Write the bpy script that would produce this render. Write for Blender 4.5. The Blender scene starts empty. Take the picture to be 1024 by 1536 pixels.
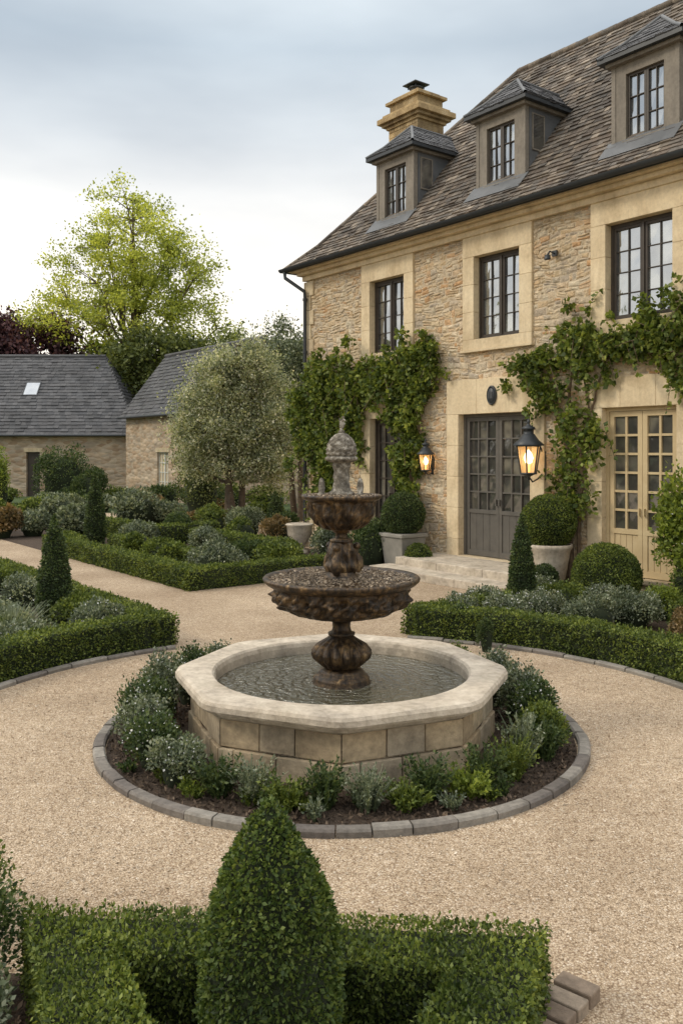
import bpy, math, random
import numpy as np
from mathutils import Vector, Matrix
rng=np.random.default_rng(7); random.seed(7)
S=bpy.context.scene
S.view_settings.view_transform='Standard'; S.view_settings.look='None'; S.view_settings.exposure=0
# ------------------------------------------------------------------ materials
def nt(name):
    m=bpy.data.materials.new(name); m.use_nodes=True
    t=m.node_tree; b=t.nodes['Principled BSDF']; return m,t,b
def ramp(t,fac,cols,pos=None):
    r=t.nodes.new('ShaderNodeValToRGB'); e=r.color_ramp.elements
    n=len(cols); pos=pos or [i/(n-1) for i in range(n)]
    while len(e)<n: e.new(.5)
    for i in range(n):
        e[i].position=pos[i]; e[i].color=(*cols[i],1)
    t.links.new(fac,r.inputs[0]); return r.outputs[0]
def coords(t,scale=(1,1,1)):
    c=t.nodes.new('ShaderNodeTexCoord'); m=t.nodes.new('ShaderNodeMapping')
    m.inputs['Scale'].default_value=scale; t.links.new(c.outputs['Object'],m.inputs[0]); return m.outputs[0]
def noise(t,vec,scale,detail=4,rough=.6):
    n=t.nodes.new('ShaderNodeTexNoise'); n.inputs['Scale'].default_value=scale
    n.inputs['Detail'].default_value=detail; n.inputs['Roughness'].default_value=rough
    t.links.new(vec,n.inputs['Vector']); return n.outputs['Fac']
def mix(t,a,b,fac,mode='MIX'):
    m=t.nodes.new('ShaderNodeMixRGB'); m.blend_type=mode
    for i,x in ((1,a),(2,b),(0,fac)):
        if isinstance(x,(int,float)): m.inputs[i].default_value=x
        elif isinstance(x,tuple): m.inputs[i].default_value=(*x,1)
        else: t.links.new(x,m.inputs[i])
    return m.outputs[0]
def bump(t,b,h,strength,dist=.02):
    n=t.nodes.new('ShaderNodeBump'); n.inputs['Strength'].default_value=strength; n.inputs['Distance'].default_value=dist
    t.links.new(h,n.inputs['Height']); t.links.new(n.outputs[0],b.inputs['Normal'])
def attr(t):
    a=t.nodes.new('ShaderNodeAttribute'); a.attribute_name='rnd'; return a.outputs['Fac']
def solid(name,cols,scale=3,rough=.8,bs=.3,bscale=40,metal=0,dist=.01,useattr=False,sc=(1,1,1),spec=.5,stain=None):
    m,t,b=nt(name); v=coords(t,sc)
    n=noise(t,v,scale,5)
    c=ramp(t,n,cols,[.3+.4*i/(len(cols)-1) for i in range(len(cols))])
    if useattr:
        a=attr(t); c=mix(t,c,ramp(t,a,[(.6,.6,.6),(1.2,1.18,1.12)]),1.0,'MULTIPLY')
    if stain:
        v2=coords(t,(2.2,2.2,.5)); c=mix(t,c,ramp(t,noise(t,v2,1.4,6,.7),[stain,(1.06,1.05,1.04)],[.34,.52]),1.,'MULTIPLY')
        c=mix(t,c,ramp(t,noise(t,v,16,4,.7),[(.91,.90,.88),(1.08,1.08,1.08)],[.35,.6]),1.,'MULTIPLY')
    t.links.new(c,b.inputs['Base Color']); b.inputs['Roughness'].default_value=rough
    b.inputs['Metallic'].default_value=metal; b.inputs['Specular IOR Level'].default_value=spec
    if bs>0: bump(t,b,noise(t,v,bscale,4,.7),bs,dist)
    return m
def rampmat(name,cols,rough=.85,bs=.5,bscale=35,dist=.01,var=4,stain=(.6,1.2),grain=(.62,1.3)):
    m,t,b=nt(name); v=coords(t)
    c=ramp(t,attr(t),cols)
    n=noise(t,v,bscale*.5,4,.7)
    c=mix(t,c,ramp(t,n,[(grain[0],)*3,(grain[1],)*3],[.3,.7]),.8,'MULTIPLY')
    n2=noise(t,v,var*.25,4,.6)
    c=mix(t,c,ramp(t,n2,[(stain[0],)*3,(stain[1],)*3],[.35,.65]),.9,'MULTIPLY')
    t.links.new(c,b.inputs['Base Color']); b.inputs['Roughness'].default_value=rough
    bump(t,b,noise(t,v,bscale,5,.75),bs,dist); return m
def leafmat(name,cols,trans=.3,rough=.55,nscale=2.5,k=1.2):
    m,t,b=nt(name); v=coords(t)
    cols=[tuple(min(.62,x*k) for x in c) for c in cols]
    c=ramp(t,attr(t),cols)
    n=noise(t,v,nscale,2)
    c=mix(t,c,ramp(t,n,[(.56,.60,.62),(1.4,1.3,1.15)],[.3,.7]),1.0,'MULTIPLY')
    t.links.new(c,b.inputs['Base Color']); b.inputs['Roughness'].default_value=rough
    b.inputs['Specular IOR Level'].default_value=.35
    tr=t.nodes.new('ShaderNodeBsdfTranslucent'); ms=t.nodes.new('ShaderNodeMixShader'); ms.inputs[0].default_value=trans
    c2=mix(t,c,(1.6,1.5,.9),1.0,'MULTIPLY'); t.links.new(c2,tr.inputs[0])
    t.links.new(b.outputs[0],ms.inputs[1]); t.links.new(tr.outputs[0],ms.inputs[2])
    t.links.new(ms.outputs[0],t.nodes['Material Output'].inputs[0]); return m
L_box=leafmat('leaf_boxwood',[(.026,.046,.010),(.066,.098,.020),(.115,.155,.032),(.195,.235,.06)])
L_dark=leafmat('leaf_dark',[(.018,.034,.013),(.036,.062,.021),(.066,.10,.036),(.115,.15,.058)])
L_grey=leafmat('leaf_greygreen',[(.045,.062,.038),(.09,.118,.072),(.155,.19,.128),(.31,.34,.27)])
L_olive=leafmat('leaf_olive',[(.08,.10,.055),(.17,.20,.12),(.29,.32,.22),(.5,.52,.41)],.4,k=1.4)
L_lime=leafmat('leaf_lime',[(.06,.095,.018),(.115,.16,.026),(.185,.24,.045),(.27,.33,.08)],.4)
L_tree=leafmat('leaf_tree',[(.12,.15,.03),(.20,.24,.045),(.29,.335,.07),(.42,.46,.13)],.5,nscale=.35,k=1.35)
L_mid=leafmat('leaf_midtree',[(.03,.045,.013),(.06,.082,.024),(.10,.125,.036),(.15,.18,.06)],.3,nscale=.5)
L_copper=leafmat('leaf_copper',[(.022,.010,.016),(.046,.021,.031),(.08,.037,.046),(.13,.065,.07)],.2,nscale=.5)
L_rust=leafmat('leaf_rust',[(.06,.05,.02),(.12,.09,.035),(.19,.13,.06),(.28,.2,.11)],.25)
M_white=solid('petals',[(.6,.6,.58),(.75,.75,.72)],bs=0)
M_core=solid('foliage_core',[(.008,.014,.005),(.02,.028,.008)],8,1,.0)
M_bark=solid('bark',[(.06,.045,.03),(.16,.12,.085)],6,.95,.8,25,dist=.03)
M_vinebark=solid('vine_bark',[(.09,.06,.035),(.2,.14,.09)],12,.95,.8,40)
M_stone=rampmat('rubble_stone',[(.60,.44,.26),(.68,.54,.35),(.60,.50,.37),(.72,.59,.41),(.62,.44,.25),(.75,.65,.48),(.62,.37,.18),(.72,.62,.45),(.48,.40,.31),(.70,.54,.34)],.95,.9,26,.04,3,grain=(.58,1.3),stain=(.80,1.1))
M_mortar=solid('mortar',[(.58,.47,.33),(.72,.61,.45)],5,.95,1,30,dist=.03)
M_dress=solid('dressed_limestone',[(.48,.39,.26),(.58,.485,.34),(.64,.55,.40)],1.6,.85,.35,45,useattr=True,stain=(.86,.83,.79))
M_cop=solid('coping_stone',[(.32,.28,.23),(.47,.41,.33),(.56,.50,.41)],4,.85,.6,45,dist=.012,stain=(.80,.78,.74))
M_block=rampmat('basin_block',[(.38,.28,.17),(.50,.39,.25),(.42,.34,.24),(.54,.44,.30)],.9,.6,30,.012,6,(.5,1.2))
M_kerb=rampmat('kerb_stone',[(.15,.13,.115),(.22,.20,.17),(.28,.255,.22)],.9,.8,40,.01)
M_tile=rampmat('roof_tile',[(.07,.055,.043),(.14,.107,.08),(.10,.088,.075),(.19,.15,.11),(.125,.11,.095),(.29,.24,.185)],.85,.6,40,.008,5,(.5,1.3))
M_slate=rampmat('slate',[(.04,.042,.048),(.065,.067,.073),(.09,.09,.095),(.055,.055,.06)],.6,.4,30,.006,5)
M_lead=solid('lead_sheet',[(.09,.095,.10),(.15,.155,.16)],2,.55,.2,20,metal=.2)
M_gut=solid('gutter_metal',[(.02,.025,.03),(.035,.04,.045)],3,.45,.05,20)
M_dfr=solid('dormer_paint',[(.155,.135,.11),(.22,.195,.16)],2,.7,.2,40,stain=(.75,.75,.75))
M_frame=solid('window_frame',[(.035,.027,.02),(.06,.046,.035)],6,.5,.1,60)
M_gdoor=solid('grey_door_paint',[(.085,.078,.068),(.12,.11,.095)],4,.6,.15,60)
M_ydoor=solid('cream_door_paint',[(.50,.38,.21),(.58,.46,.27)],4,.6,.15,60)
def glass(name,base,fac):
    m,t,b=nt(name); v=coords(t)
    a=attr(t)
    c=ramp(t,a,[tuple(x*.3 for x in base),base,tuple(x*2.6 for x in base)])
    b.inputs['Roughness'].default_value=.6
    n=noise(t,v,2.5,2); cc=mix(t,c,ramp(t,n,[(.3,.3,.3),(1.8,1.8,1.6)],[.38,.62]),1.0,'MULTIPLY')
    t.links.new(cc,b.inputs['Base Color'])
    g=t.nodes.new('ShaderNodeBsdfGlossy'); g.inputs['Roughness'].default_value=.03; g.inputs[0].default_value=(.85,.9,.95,1)
    bp=t.nodes.new('ShaderNodeBump'); bp.inputs['Strength'].default_value=.08; bp.inputs['Distance'].default_value=.05
    t.links.new(noise(t,v,3,1),bp.inputs['Height']); t.links.new(bp.outputs[0],g.inputs['Normal'])
    ms=t.nodes.new('ShaderNodeMixShader'); ms.inputs[0].default_value=fac
    t.links.new(b.outputs[0],ms.inputs[1]); t.links.new(g.outputs[0],ms.inputs[2])
    t.links.new(ms.outputs[0],t.nodes['Material Output'].inputs[0]); return m
M_glass=glass('window_glass',(.09,.09,.085),.48)
M_gglass=glass('door_glass',(.05,.045,.038),.12)
def gravelmat():
    m,t,b=nt('gravel'); v=coords(t)
    vo=t.nodes.new('ShaderNodeTexVoronoi'); vo.inputs['Scale'].default_value=95; t.links.new(v,vo.inputs['Vector'])
    sx=t.nodes.new('ShaderNodeSeparateColor'); t.links.new(vo.outputs['Color'],sx.inputs[0])
    c=ramp(t,sx.outputs[0],[(.31,.225,.15),(.53,.42,.30),(.64,.53,.395),(.46,.355,.24),(.74,.65,.53)])
    d=ramp(t,vo.outputs['Distance'],[(1.08,1.08,1.08),(.52,.48,.44)],[.25,.75])
    c=mix(t,c,d,.9,'MULTIPLY')
    c=mix(t,c,ramp(t,noise(t,v,.5,6,.65),[(.80,.77,.74),(1.12,1.12,1.12)],[.35,.65]),1.0,'MULTIPLY')
    c=mix(t,c,ramp(t,noise(t,v,14,4,.7),[(.84,.82,.80),(1.12,1.12,1.12)],[.35,.65]),1.0,'MULTIPLY')
    t.links.new(c,b.inputs['Base Color']); b.inputs['Roughness'].default_value=.95; b.inputs['Specular IOR Level'].default_value=.2
    inv=t.nodes.new('ShaderNodeMath'); inv.operation='SUBTRACT'; inv.inputs[0].default_value=1; t.links.new(vo.outputs['Distance'],inv.inputs[1])
    ad=t.nodes.new('ShaderNodeMath'); ad.operation='ADD'; t.links.new(inv.outputs[0],ad.inputs[0]); t.links.new(noise(t,v,9,4),ad.inputs[1])
    bump(t,b,ad.outputs[0],.7,.012); return m
M_gravel=gravelmat()
M_mulch=solid('mulch',[(.03,.02,.013),(.075,.05,.033),(.12,.085,.06)],30,1,1,60,dist=.03)
M_grass=solid('grass',[(.035,.06,.015),(.07,.11,.03)],1.5,1,.8,30,dist=.05)
# ------------------------------------------------------------------ mesh helpers
COL=S.collection
def empty(name,loc=(0,0,0),rz=0):
    o=bpy.data.objects.new(name,None); COL.objects.link(o); o.location=loc; o.rotation_euler=(0,0,rz); return o
class MB:
    def __init__(s): s.v=[];s.f=[];s.m=[];s.r=[];s.sm=[]
    def add(s,vs,fs,mi=0,r=None,sm=False):
        o=len(s.v); s.v.extend([tuple(x) for x in vs]); r=random.random() if r is None else r
        for f in fs: s.f.append([i+o for i in f]); s.m.append(mi); s.r.append(r); s.sm.append(sm)
    def box(s,a,b,mi=0,r=None,bev=0):
        x0,y0,z0=a;x1,y1,z1=b
        if x0>x1:x0,x1=x1,x0
        if y0>y1:y0,y1=y1,y0
        if z0>z1:z0,z1=z1,z0
        s.add([(x0,y0,z0),(x1,y0,z0),(x1,y1,z0),(x0,y1,z0),(x0,y0,z1),(x1,y0,z1),(x1,y1,z1),(x0,y1,z1)],
              [(0,3,2,1),(4,5,6,7),(0,1,5,4),(1,2,6,5),(2,3,7,6),(3,0,4,7)],mi,r)
    def lathe(s,prof,n=32,c=(0,0,0),fn=None,mi=0,sm=True,r=None,th0=0):
        vs=[];k=len(prof)
        for j,(rr,z) in enumerate(prof):
            for i in range(n):
                th=th0+2*math.pi*i/n
                q=fn(th,j,rr,z) if fn else rr
                vs.append((c[0]+q*math.cos(th),c[1]+q*math.sin(th),c[2]+z))
        fs=[(j*n+i,j*n+(i+1)%n,(j+1)*n+(i+1)%n,(j+1)*n+i) for j in range(k-1) for i in range(n)]
        s.add(vs,fs,mi,r,sm)
    def tube(s,pts,rad,n=6,mi=0,sm=True):
        V,F=tube(pts,rad,n); s.add([tuple(x) for x in V],F.tolist(),mi,None,sm)
    def obj(s,name,mats,parent=None,loc=None,bevel=0):
        me=bpy.data.meshes.new(name); me.from_pydata(s.v,[],s.f)
        for m in mats: me.materials.append(m)
        me.polygons.foreach_set('material_index',s.m); me.polygons.foreach_set('use_smooth',s.sm)
        a=me.attributes.new('rnd','FLOAT','FACE'); a.data.foreach_set('value',s.r); me.update()
        o=bpy.data.objects.new(name,me); COL.objects.link(o)
        if parent: o.parent=parent
        if loc: o.location=loc
        if bevel:
            md=o.modifiers.new('b','BEVEL'); md.width=bevel; md.segments=2; md.limit_method='ANGLE'
        return o
def tube(pts,rad,n=6):
    P=np.array(pts,float); k=len(P); rad=np.array(rad,float)
    T=np.gradient(P,axis=0); T/=np.linalg.norm(T,axis=1)[:,None]+1e-9
    mt=np.abs(T).max(axis=0); ref=np.zeros(3); ref[mt.argmin()]=1; ref=np.tile(ref,(k,1))
    A=np.cross(T,ref); A/=np.linalg.norm(A,axis=1)[:,None]+1e-9; B=np.cross(T,A)
    th=np.arange(n)*2*np.pi/n
    V=P[:,None,:]+rad[:,None,None]*(np.cos(th)[None,:,None]*A[:,None,:]+np.sin(th)[None,:,None]*B[:,None,:])
    V=V.reshape(-1,3)
    F=np.array([(j*n+i,j*n+(i+1)%n,(j+1)*n+(i+1)%n,(j+1)*n+i) for j in range(k-1) for i in range(n)])
    return V,F
def unit(a): return a/(np.linalg.norm(a,axis=-1,keepdims=True)+1e-9)
def leafgeo(P,N,L,W,bias=.7,up=0.):
    n=len(P); R=unit(rng.normal(size=(n,3))); D=unit(N*bias+R+np.array([0,0,up])); A=unit(np.cross(D,rng.normal(size=(n,3))))
    s=(.6+.8*rng.random((n,1))); l=L*s; w=W*s
    V=np.stack([P,P+D*l*.45+A*w,P+D*l,P+D*l*.45-A*w],1).reshape(-1,3)
    return V
class Plant:
    def __init__(s): s.V=[];s.F=[];s.M=[];s.R=[];s.n=0
    def quads(s,V,F,mi,R=None):
        V=np.asarray(V,float);F=np.asarray(F,int)
        s.V.append(V);s.F.append(F+s.n);s.n+=len(V);s.M.append(np.full(len(F),mi));s.R.append(rng.random(len(F)) if R is None else R)
    def leaves(s,P,N,L,W,mi=1,bias=.7,up=0.):
        V=leafgeo(P,N,L,W,bias,up); s.quads(V,np.arange(len(V)).reshape(-1,4),mi)
    def obj(s,name,mats,origin=(0,0,0)):
        V=np.concatenate(s.V)-np.array(origin); F=np.concatenate(s.F); M=np.concatenate(s.M); R=np.concatenate(s.R)
        me=bpy.data.meshes.new(name); me.vertices.add(len(V)); me.vertices.foreach_set('co',V.astype(np.float32).ravel())
        me.loops.add(F.size); me.loops.foreach_set('vertex_index',F.astype(np.int32).ravel())
        me.polygons.add(len(F)); me.polygons.foreach_set('loop_start',np.arange(0,F.size,4,dtype=np.int32))
        for m in mats: me.materials.append(m)
        me.polygons.foreach_set('material_index',M.astype(np.int32))
        a=me.attributes.new('rnd','FLOAT','FACE'); a.data.foreach_set('value',R.astype(np.float32))
        me.update(calc_edges=True)
        o=bpy.data.objects.new(name,me); COL.objects.link(o); o.location=origin; return o
def lump(P,f,ph=0):
    x,y,z=P[:,0],P[:,1],P[:,2]
    return (np.sin(f*x+1.3+ph+1.7*np.sin(f*.6*y))+np.sin(f*1.1*y+.7+ph+1.4*np.sin(f*.7*z))+np.sin(f*1.3*z+2.1+ph+1.5*np.sin(f*.8*x)))/3
def hedge(pts,width,height,L=.03,dens=3500,mat=None,name='box_hedge',rough=.024,z0=0):
    mat=mat or L_box
    P=np.array(pts,float); k=len(P); T=np.diff(P,axis=0); T=unit(T); Nn=np.stack([-T[:,1],T[:,0]],1)
    Lp=[];Rp=[]
    for i in range(k):
        if i==0:o=Nn[0]
        elif i==k-1:o=Nn[-1]
        else:
            o=Nn[i-1]+Nn[i];o=o/np.linalg.norm(o);o=o/max(.4,o@Nn[i])
        Lp.append(P[i]+o*width/2);Rp.append(P[i]-o*width/2)
    Lp=np.array(Lp);Rp=np.array(Rp)
    pl=Plant(); ins=min(.035,width*.2)
    Lc=P+(Lp-P)*(1-2*ins/width); Rc=P+(Rp-P)*(1-2*ins/width)
    Lc[0]+=T[0]*ins;Rc[0]+=T[0]*ins;Lc[-1]-=T[-1]*ins;Rc[-1]-=T[-1]*ins
    V=[];h=height-ins
    for i in range(k): V+=[(*Lc[i],z0),(*Lc[i],z0+h),(*Rc[i],z0+h),(*Rc[i],z0)]
    F=[]
    for i in range(k-1):
        a=4*i;b=a+4; F+=[(a,a+1,b+1,b),(a+1,a+2,b+2,b+1),(a+2,a+3,b+3,b+2)]
    F+=[(0,3,2,1),(4*k-4,4*k-3,4*k-2,4*k-1)]
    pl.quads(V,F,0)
    seg=np.linalg.norm(np.diff(P,axis=0),axis=1); tot=seg.sum(); area=tot*(2*height+width)
    n=int(area*dens); i=rng.choice(len(seg),n,p=seg/tot); t=rng.random((n,1))
    l=Lp[i]*(1-t)+Lp[i+1]*t; r=Rp[i]*(1-t)+Rp[i+1]*t; nn=Nn[i]
    q=rng.random(n)*(2*height+width)
    top=(q>height)&(q<height+width); left=q<=height; right=q>=height+width
    xy=np.where(left[:,None],l,r); z=np.where(left,q,q-height-width); z=np.where(top,height,z)
    ft=((q-height)/width)[:,None]; xy=np.where(top[:,None],l*(1-ft)+r*ft,xy)
    N=np.zeros((n,3)); N[left,:2]=nn[left]; N[right,:2]=-nn[right]; N[top,2]=1
    pos=np.column_stack([xy,z+z0])
    for e,(a,b,tt) in enumerate(((Lp[0],Rp[0],-T[0]),(Lp[-1],Rp[-1],T[-1]))):
        m=int(width*height*dens); s=rng.random((m,1)); zz=rng.random(m)*height
        pos=np.vstack([pos,np.column_stack([a*(1-s)+b*s,zz+z0])]); N=np.vstack([N,np.tile([tt[0],tt[1],0],(m,1))])
    pos=pos+N*((lump(pos,9)*rough+lump(pos,31,2)*rough*.6+rng.normal(size=len(pos))*rough*.5)-L*.45)[:,None]
    pl.leaves(pos,N,L,L*.3,1,.8)
    m=int(tot*width*dens*.10); i=rng.choice(len(seg),m,p=seg/tot); t=rng.random((m,1)); f=rng.random((m,1))
    xy=(Lp[i]*(1-t)+Lp[i+1]*t)*f+(Rp[i]*(1-t)+Rp[i+1]*t)*(1-f)
    pl.leaves(np.column_stack([xy,z0+height+rng.random(m)*rough*1.4]),np.tile([0,0,1.],(m,1)),L,L*.3,1,1.2)
    o=pl.obj(name,[M_core,mat],(float(P[0,0]),float(P[0,1]),0)); return o
def topiary(name,loc,prof,L,dens,mat,rough=.014):
    pr=np.array(prof,float); pl=Plant(); n=24
    th=np.arange(n)*2*np.pi/n
    ins=L*.8; V=[]
    for r,z in pr:
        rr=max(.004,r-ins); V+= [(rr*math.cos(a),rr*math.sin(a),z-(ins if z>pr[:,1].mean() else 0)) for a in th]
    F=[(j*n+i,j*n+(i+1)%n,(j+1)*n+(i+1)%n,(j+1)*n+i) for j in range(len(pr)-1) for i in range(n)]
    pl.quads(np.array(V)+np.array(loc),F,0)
    d=np.diff(pr,axis=0); sl=np.linalg.norm(d,axis=1); ar=sl*(pr[:-1,0]+pr[1:,0])*np.pi+1e-6
    m=int(ar.sum()*dens); i=rng.choice(len(ar),m,p=ar/ar.sum()); t=rng.random(m)
    r=pr[i,0]+d[i,0]*t; z=pr[i,1]+d[i,1]*t; a=rng.random(m)*2*np.pi
    nr=d[i,1]/sl[i]; nz=-d[i,0]/sl[i]
    N=np.column_stack([nr*np.cos(a),nr*np.sin(a),nz]); P=np.column_stack([r*np.cos(a),r*np.sin(a),z])+np.array(loc)
    P=P+N*((lump(P,13)*rough+lump(P,37,1)*rough*.7+rng.normal(size=m)*rough*.5)-L*.45)[:,None]
    pl.leaves(P,N,L,L*.3,1,.8)
    return pl.obj(name,[M_core,mat],loc)
def ballprof(r,zc,n=12): return [(max(.01,r*math.cos(a)),zc+r*math.sin(a)) for a in np.linspace(-1.35,1.5,n)]
def shrub(loc,r,h,n,L,mat,name='shrub',fl=0,W=.32,loose=.25,parts=None,flmat=None,up=.4,core=1.):
    pl=Plant(); loc=np.array([loc[0],loc[1],loc[2] if len(loc)>2 else 0.]); k=parts or 8
    th=np.arange(10)*2*np.pi/10; V=[]
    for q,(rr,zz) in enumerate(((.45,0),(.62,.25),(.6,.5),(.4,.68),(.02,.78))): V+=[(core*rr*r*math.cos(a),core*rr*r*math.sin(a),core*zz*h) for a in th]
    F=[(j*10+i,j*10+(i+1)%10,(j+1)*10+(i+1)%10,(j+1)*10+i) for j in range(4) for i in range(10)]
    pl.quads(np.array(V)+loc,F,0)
    for j in range(k):
        a=random.random()*6.28; q=math.sqrt(random.random())*.62
        c=np.array([r*q*math.cos(a),r*q*math.sin(a),h*(.30+.32*random.random()*(1.15-q))]); br=r*(.38+.16*random.random()); bz=min(h*.42,(h-c[2]))
        m=n//k; D=unit(rng.normal(size=(m,3))); D[:,2]=np.where(D[:,2]<-.3,-D[:,2],D[:,2])
        rad=1-loose*rng.random((m,1))**1.5+loose*.5*(rng.random((m,1))**3)
        P=c+D*rad*np.array([br,br,bz]); P[:,2]=np.maximum(P[:,2],.01)
        pl.leaves(P+loc,D,L,L*W,1,.8,up)
        if fl:
            mf=int(m*fl); D=unit(rng.normal(size=(mf,3))); D[:,2]=np.abs(D[:,2])
            P=c+D*1.04*np.array([br,br,bz]); pl.leaves(P+loc,D,L*.55,L*.25,2,.2)
    return pl.obj(name,[M_core,mat,flmat or M_white],tuple(loc))
def tuft(loc,r,h,n,mat,name='perennial_plant',w=.008,seg=3,lf=3,ls=5):
    pl=Plant(); loc=np.array([loc[0],loc[1],0.])
    a=rng.random(n)*6.28; q=rng.random(n)**.6; B=np.column_stack([np.cos(a)*r*.35*q,np.sin(a)*r*.35*q,np.zeros(n)])
    hh=h*(.55+.5*rng.random(n)); out=np.column_stack([np.cos(a),np.sin(a),np.zeros(n)])*(r*q*(.5+.7*rng.random(n)))[:,None]
    side=unit(np.cross(out+1e-4,np.array([0,0,1.])+rng.normal(size=(n,3))*.5))
    prev=None
    for s in range(seg+1):
        t=s/seg; c=B+out*(t**1.6)+np.column_stack([np.zeros(n)]*2+[hh*(t-.18*t*t)]); ww=w*(1-.85*t**2)+.0005
        cur=(c-side*ww,c+side*ww)
        if prev is not None:
            V=np.stack([prev[0],prev[1],cur[1],cur[0]],1).reshape(-1,3); pl.quads(V+loc,np.arange(len(V)).reshape(-1,4),0,np.clip(rng.random(n)*.6+t*.35,0,1))
        prev=cur
    m=n*lf; k=rng.integers(0,n,m); t=rng.random(m)*.85+.12
    c=B[k]+out[k]*(t**1.6)[:,None]; c[:,2]+=hh[k]*(t-.18*t*t)
    pl.leaves(c+loc,unit(out[k]+.01),w*ls,w*ls*.27,0,.7,.6)
    return pl.obj(name,[mat],tuple(loc))
def bez(a,b,c,n): 
    t=np.linspace(0,1,n)[:,None]; return (1-t)**2*a+2*t*(1-t)*b+t*t*c
def tree(name,base,trunk_h,top_h,lobes,ncl,per,L,mat,tr=.3,rc=.6,nl=9,W=.32,shell=.55,stems=1,flat=.34):
    base=np.array(base,float); pl=Plant(); limbs=[]; cen=np.array([l[0] for l in lobes]).mean(0)
    for s in range(stems):
        off=np.array([random.uniform(-1,1)*tr*2.5*(stems>1),random.uniform(-1,1)*tr*2.5*(stems>1),0])
        lean=np.array([random.uniform(-.5,.5),random.uniform(-.5,.5),0])*(top_h*.06+ (stems>1)*.8)
        tp=bez(base+off,base+off*1.5+lean+[0,0,top_h*.5],np.array([cen[0],cen[1],top_h*.92])+lean*.6,14)
        trd=np.linspace(tr,tr*.12,14); trd[0]*=1.35
        V,F=tube(tp,trd,8); pl.quads(V,F,0); limbs.append(tp)
        for i in range(nl):
            l=lobes[i%len(lobes)]; c=np.array(l[0]);rd=np.array(l[1])
            tgt=c+rd*unit(rng.normal(size=3))*.55; tgt[2]=max(tgt[2],trunk_h+.1*top_h)
            zz=trunk_h+(tgt[2]-trunk_h)*random.uniform(.1,.5); j=int(np.clip(np.searchsorted(tp[:,2],zz),1,12)); a=tp[j]
            mid=(a+tgt)/2+np.array([0,0,-.04*top_h])+rng.normal(size=3)*.03*top_h
            q=bez(a,mid,tgt,8); V,F=tube(q,np.linspace(trd[j]*.6,trd[j]*.1+.01,8),6); pl.quads(V,F,0); limbs.append(q[1:])
    LP=np.concatenate(limbs); w=np.array([np.prod(l[1]) for l in lobes]); w=w/w.sum()
    for i in range(ncl):
        l=lobes[rng.choice(len(lobes),p=w)]; D=unit(rng.normal(size=3)); c=np.array(l[0])+D*np.array(l[1])*(shell+(1-shell)*random.random())
        d=np.linalg.norm(LP-c,axis=1)+np.maximum(0,LP[:,2]-c[2])*1.5; a=LP[d.argmin()]
        q=bez(a,(a+c)/2+rng.normal(size=3)*.12*rc+[0,0,.1*rc],c,5); V,F=tube(q,np.linspace(tr*.09+.006,.006,5),4); pl.quads(V,F,0)
        m=int(per*random.uniform(.5,1.4)); sc=rc*random.uniform(.6,1.25)
        P=c+rng.normal(size=(m,3))*sc*np.array([.5,.5,flat]); 
        k=rng.integers(2,5,m//4); P[:len(k)]=q[k]+rng.normal(size=(len(k),3))*sc*.25
        pl.leaves(P,unit(P-cen),L,L*W,1,.5,.1)
    return pl.obj(name,[M_bark,mat],tuple(base))
def tiles(mb,poly,w=.18,e=.15,mi=0,lift=.028,base=True,basemi=None):
    P=[Vector(p) for p in poly]; N=(P[1]-P[0]).cross(P[2]-P[0]).normalized()
    if N.z<0:N=-N
    U=Vector((0,0,1)).cross(N).normalized(); Sv=N.cross(U)
    if Sv.z<0: Sv=-Sv
    O=P[0]; q=[((p-O).dot(U),(p-O).dot(Sv)) for p in P]
    if base: mb.add(P,[tuple(range(len(P)))],mi,.2)
    s0=min(b for a,b in q); s1=max(b for a,b in q); s=s0
    row=0
    while s<s1-.02:
        sm=min(s+e*.5,s1-.005); xs=[]
        for i in range(len(q)):
            (a,b),(c,d)=q[i],q[(i+1)%len(q)]
            if (b-sm)*(d-sm)<0: xs.append(a+(c-a)*(sm-b)/(d-b))
        if len(xs)>=2:
            x0,x1=min(xs),max(xs); x=x0-(w*random.random())
            top=min(s+e*1.25,s1+.01)
            while x<x1:
                ww=w*random.uniform(.7,1.3); a=max(x,x0)+.003; b=min(x+ww,x1)-.003
                if b-a>.02:
                    l=lift*random.uniform(.75,1.6); dy=random.uniform(-.016,.016)
                    p=lambda u,v,n:O+U*u+Sv*v+N*n
                    mb.add([p(a,s+dy,l),p(b,s+dy,l),p(b,top,.006),p(a,top,.006),p(a,s+dy,.001),p(b,s+dy,.001)],[(0,1,2,3),(4,5,1,0),(0,3,4),(1,5,2)],mi)
                x+=ww
        s+=e; row+=1
# ------------------------------------------------------------------ ground
def sheet(name,pts,z,mat):
    mb=MB(); mb.add([(x,y,z) for x,y in pts],[tuple(range(len(pts)))]); return mb.obj(name,[mat])
sheet('ground',[(-400,-300),(400,-300),(400,600),(-400,600)],0,M_grass)
sheet('gravel_courtyard',[(-26,-8),(14,-8),(14,33),(-26,33)],.004,M_gravel)
FC=(0,7.37)
def arc(r,a0,a1,n=24): return [(FC[0]+r*math.sin(math.radians(a)),FC[1]+r*math.cos(math.radians(a))) for a in np.linspace(a0,a1,n)]
UD=(.606,-.795); VD=(.795,.606); HO=(2.38,17.4)
def uv(u,v): return (HO[0]+u*UD[0]+v*VD[0],HO[1]+u*UD[1]+v*VD[1])
sheet('mulch_bed',arc(3.74,-110,-35,20)+[(-8.1,18.3),(-14,14),(-13,5)],.008,M_mulch)
sheet('mulch_bed',arc(3.74,14,100,20)+[(9.0,6.6),uv(6,-.05),uv(2.6,-.05),uv(3.0,-1.6),uv(3.86,-1.8)],.008,M_mulch)
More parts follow.
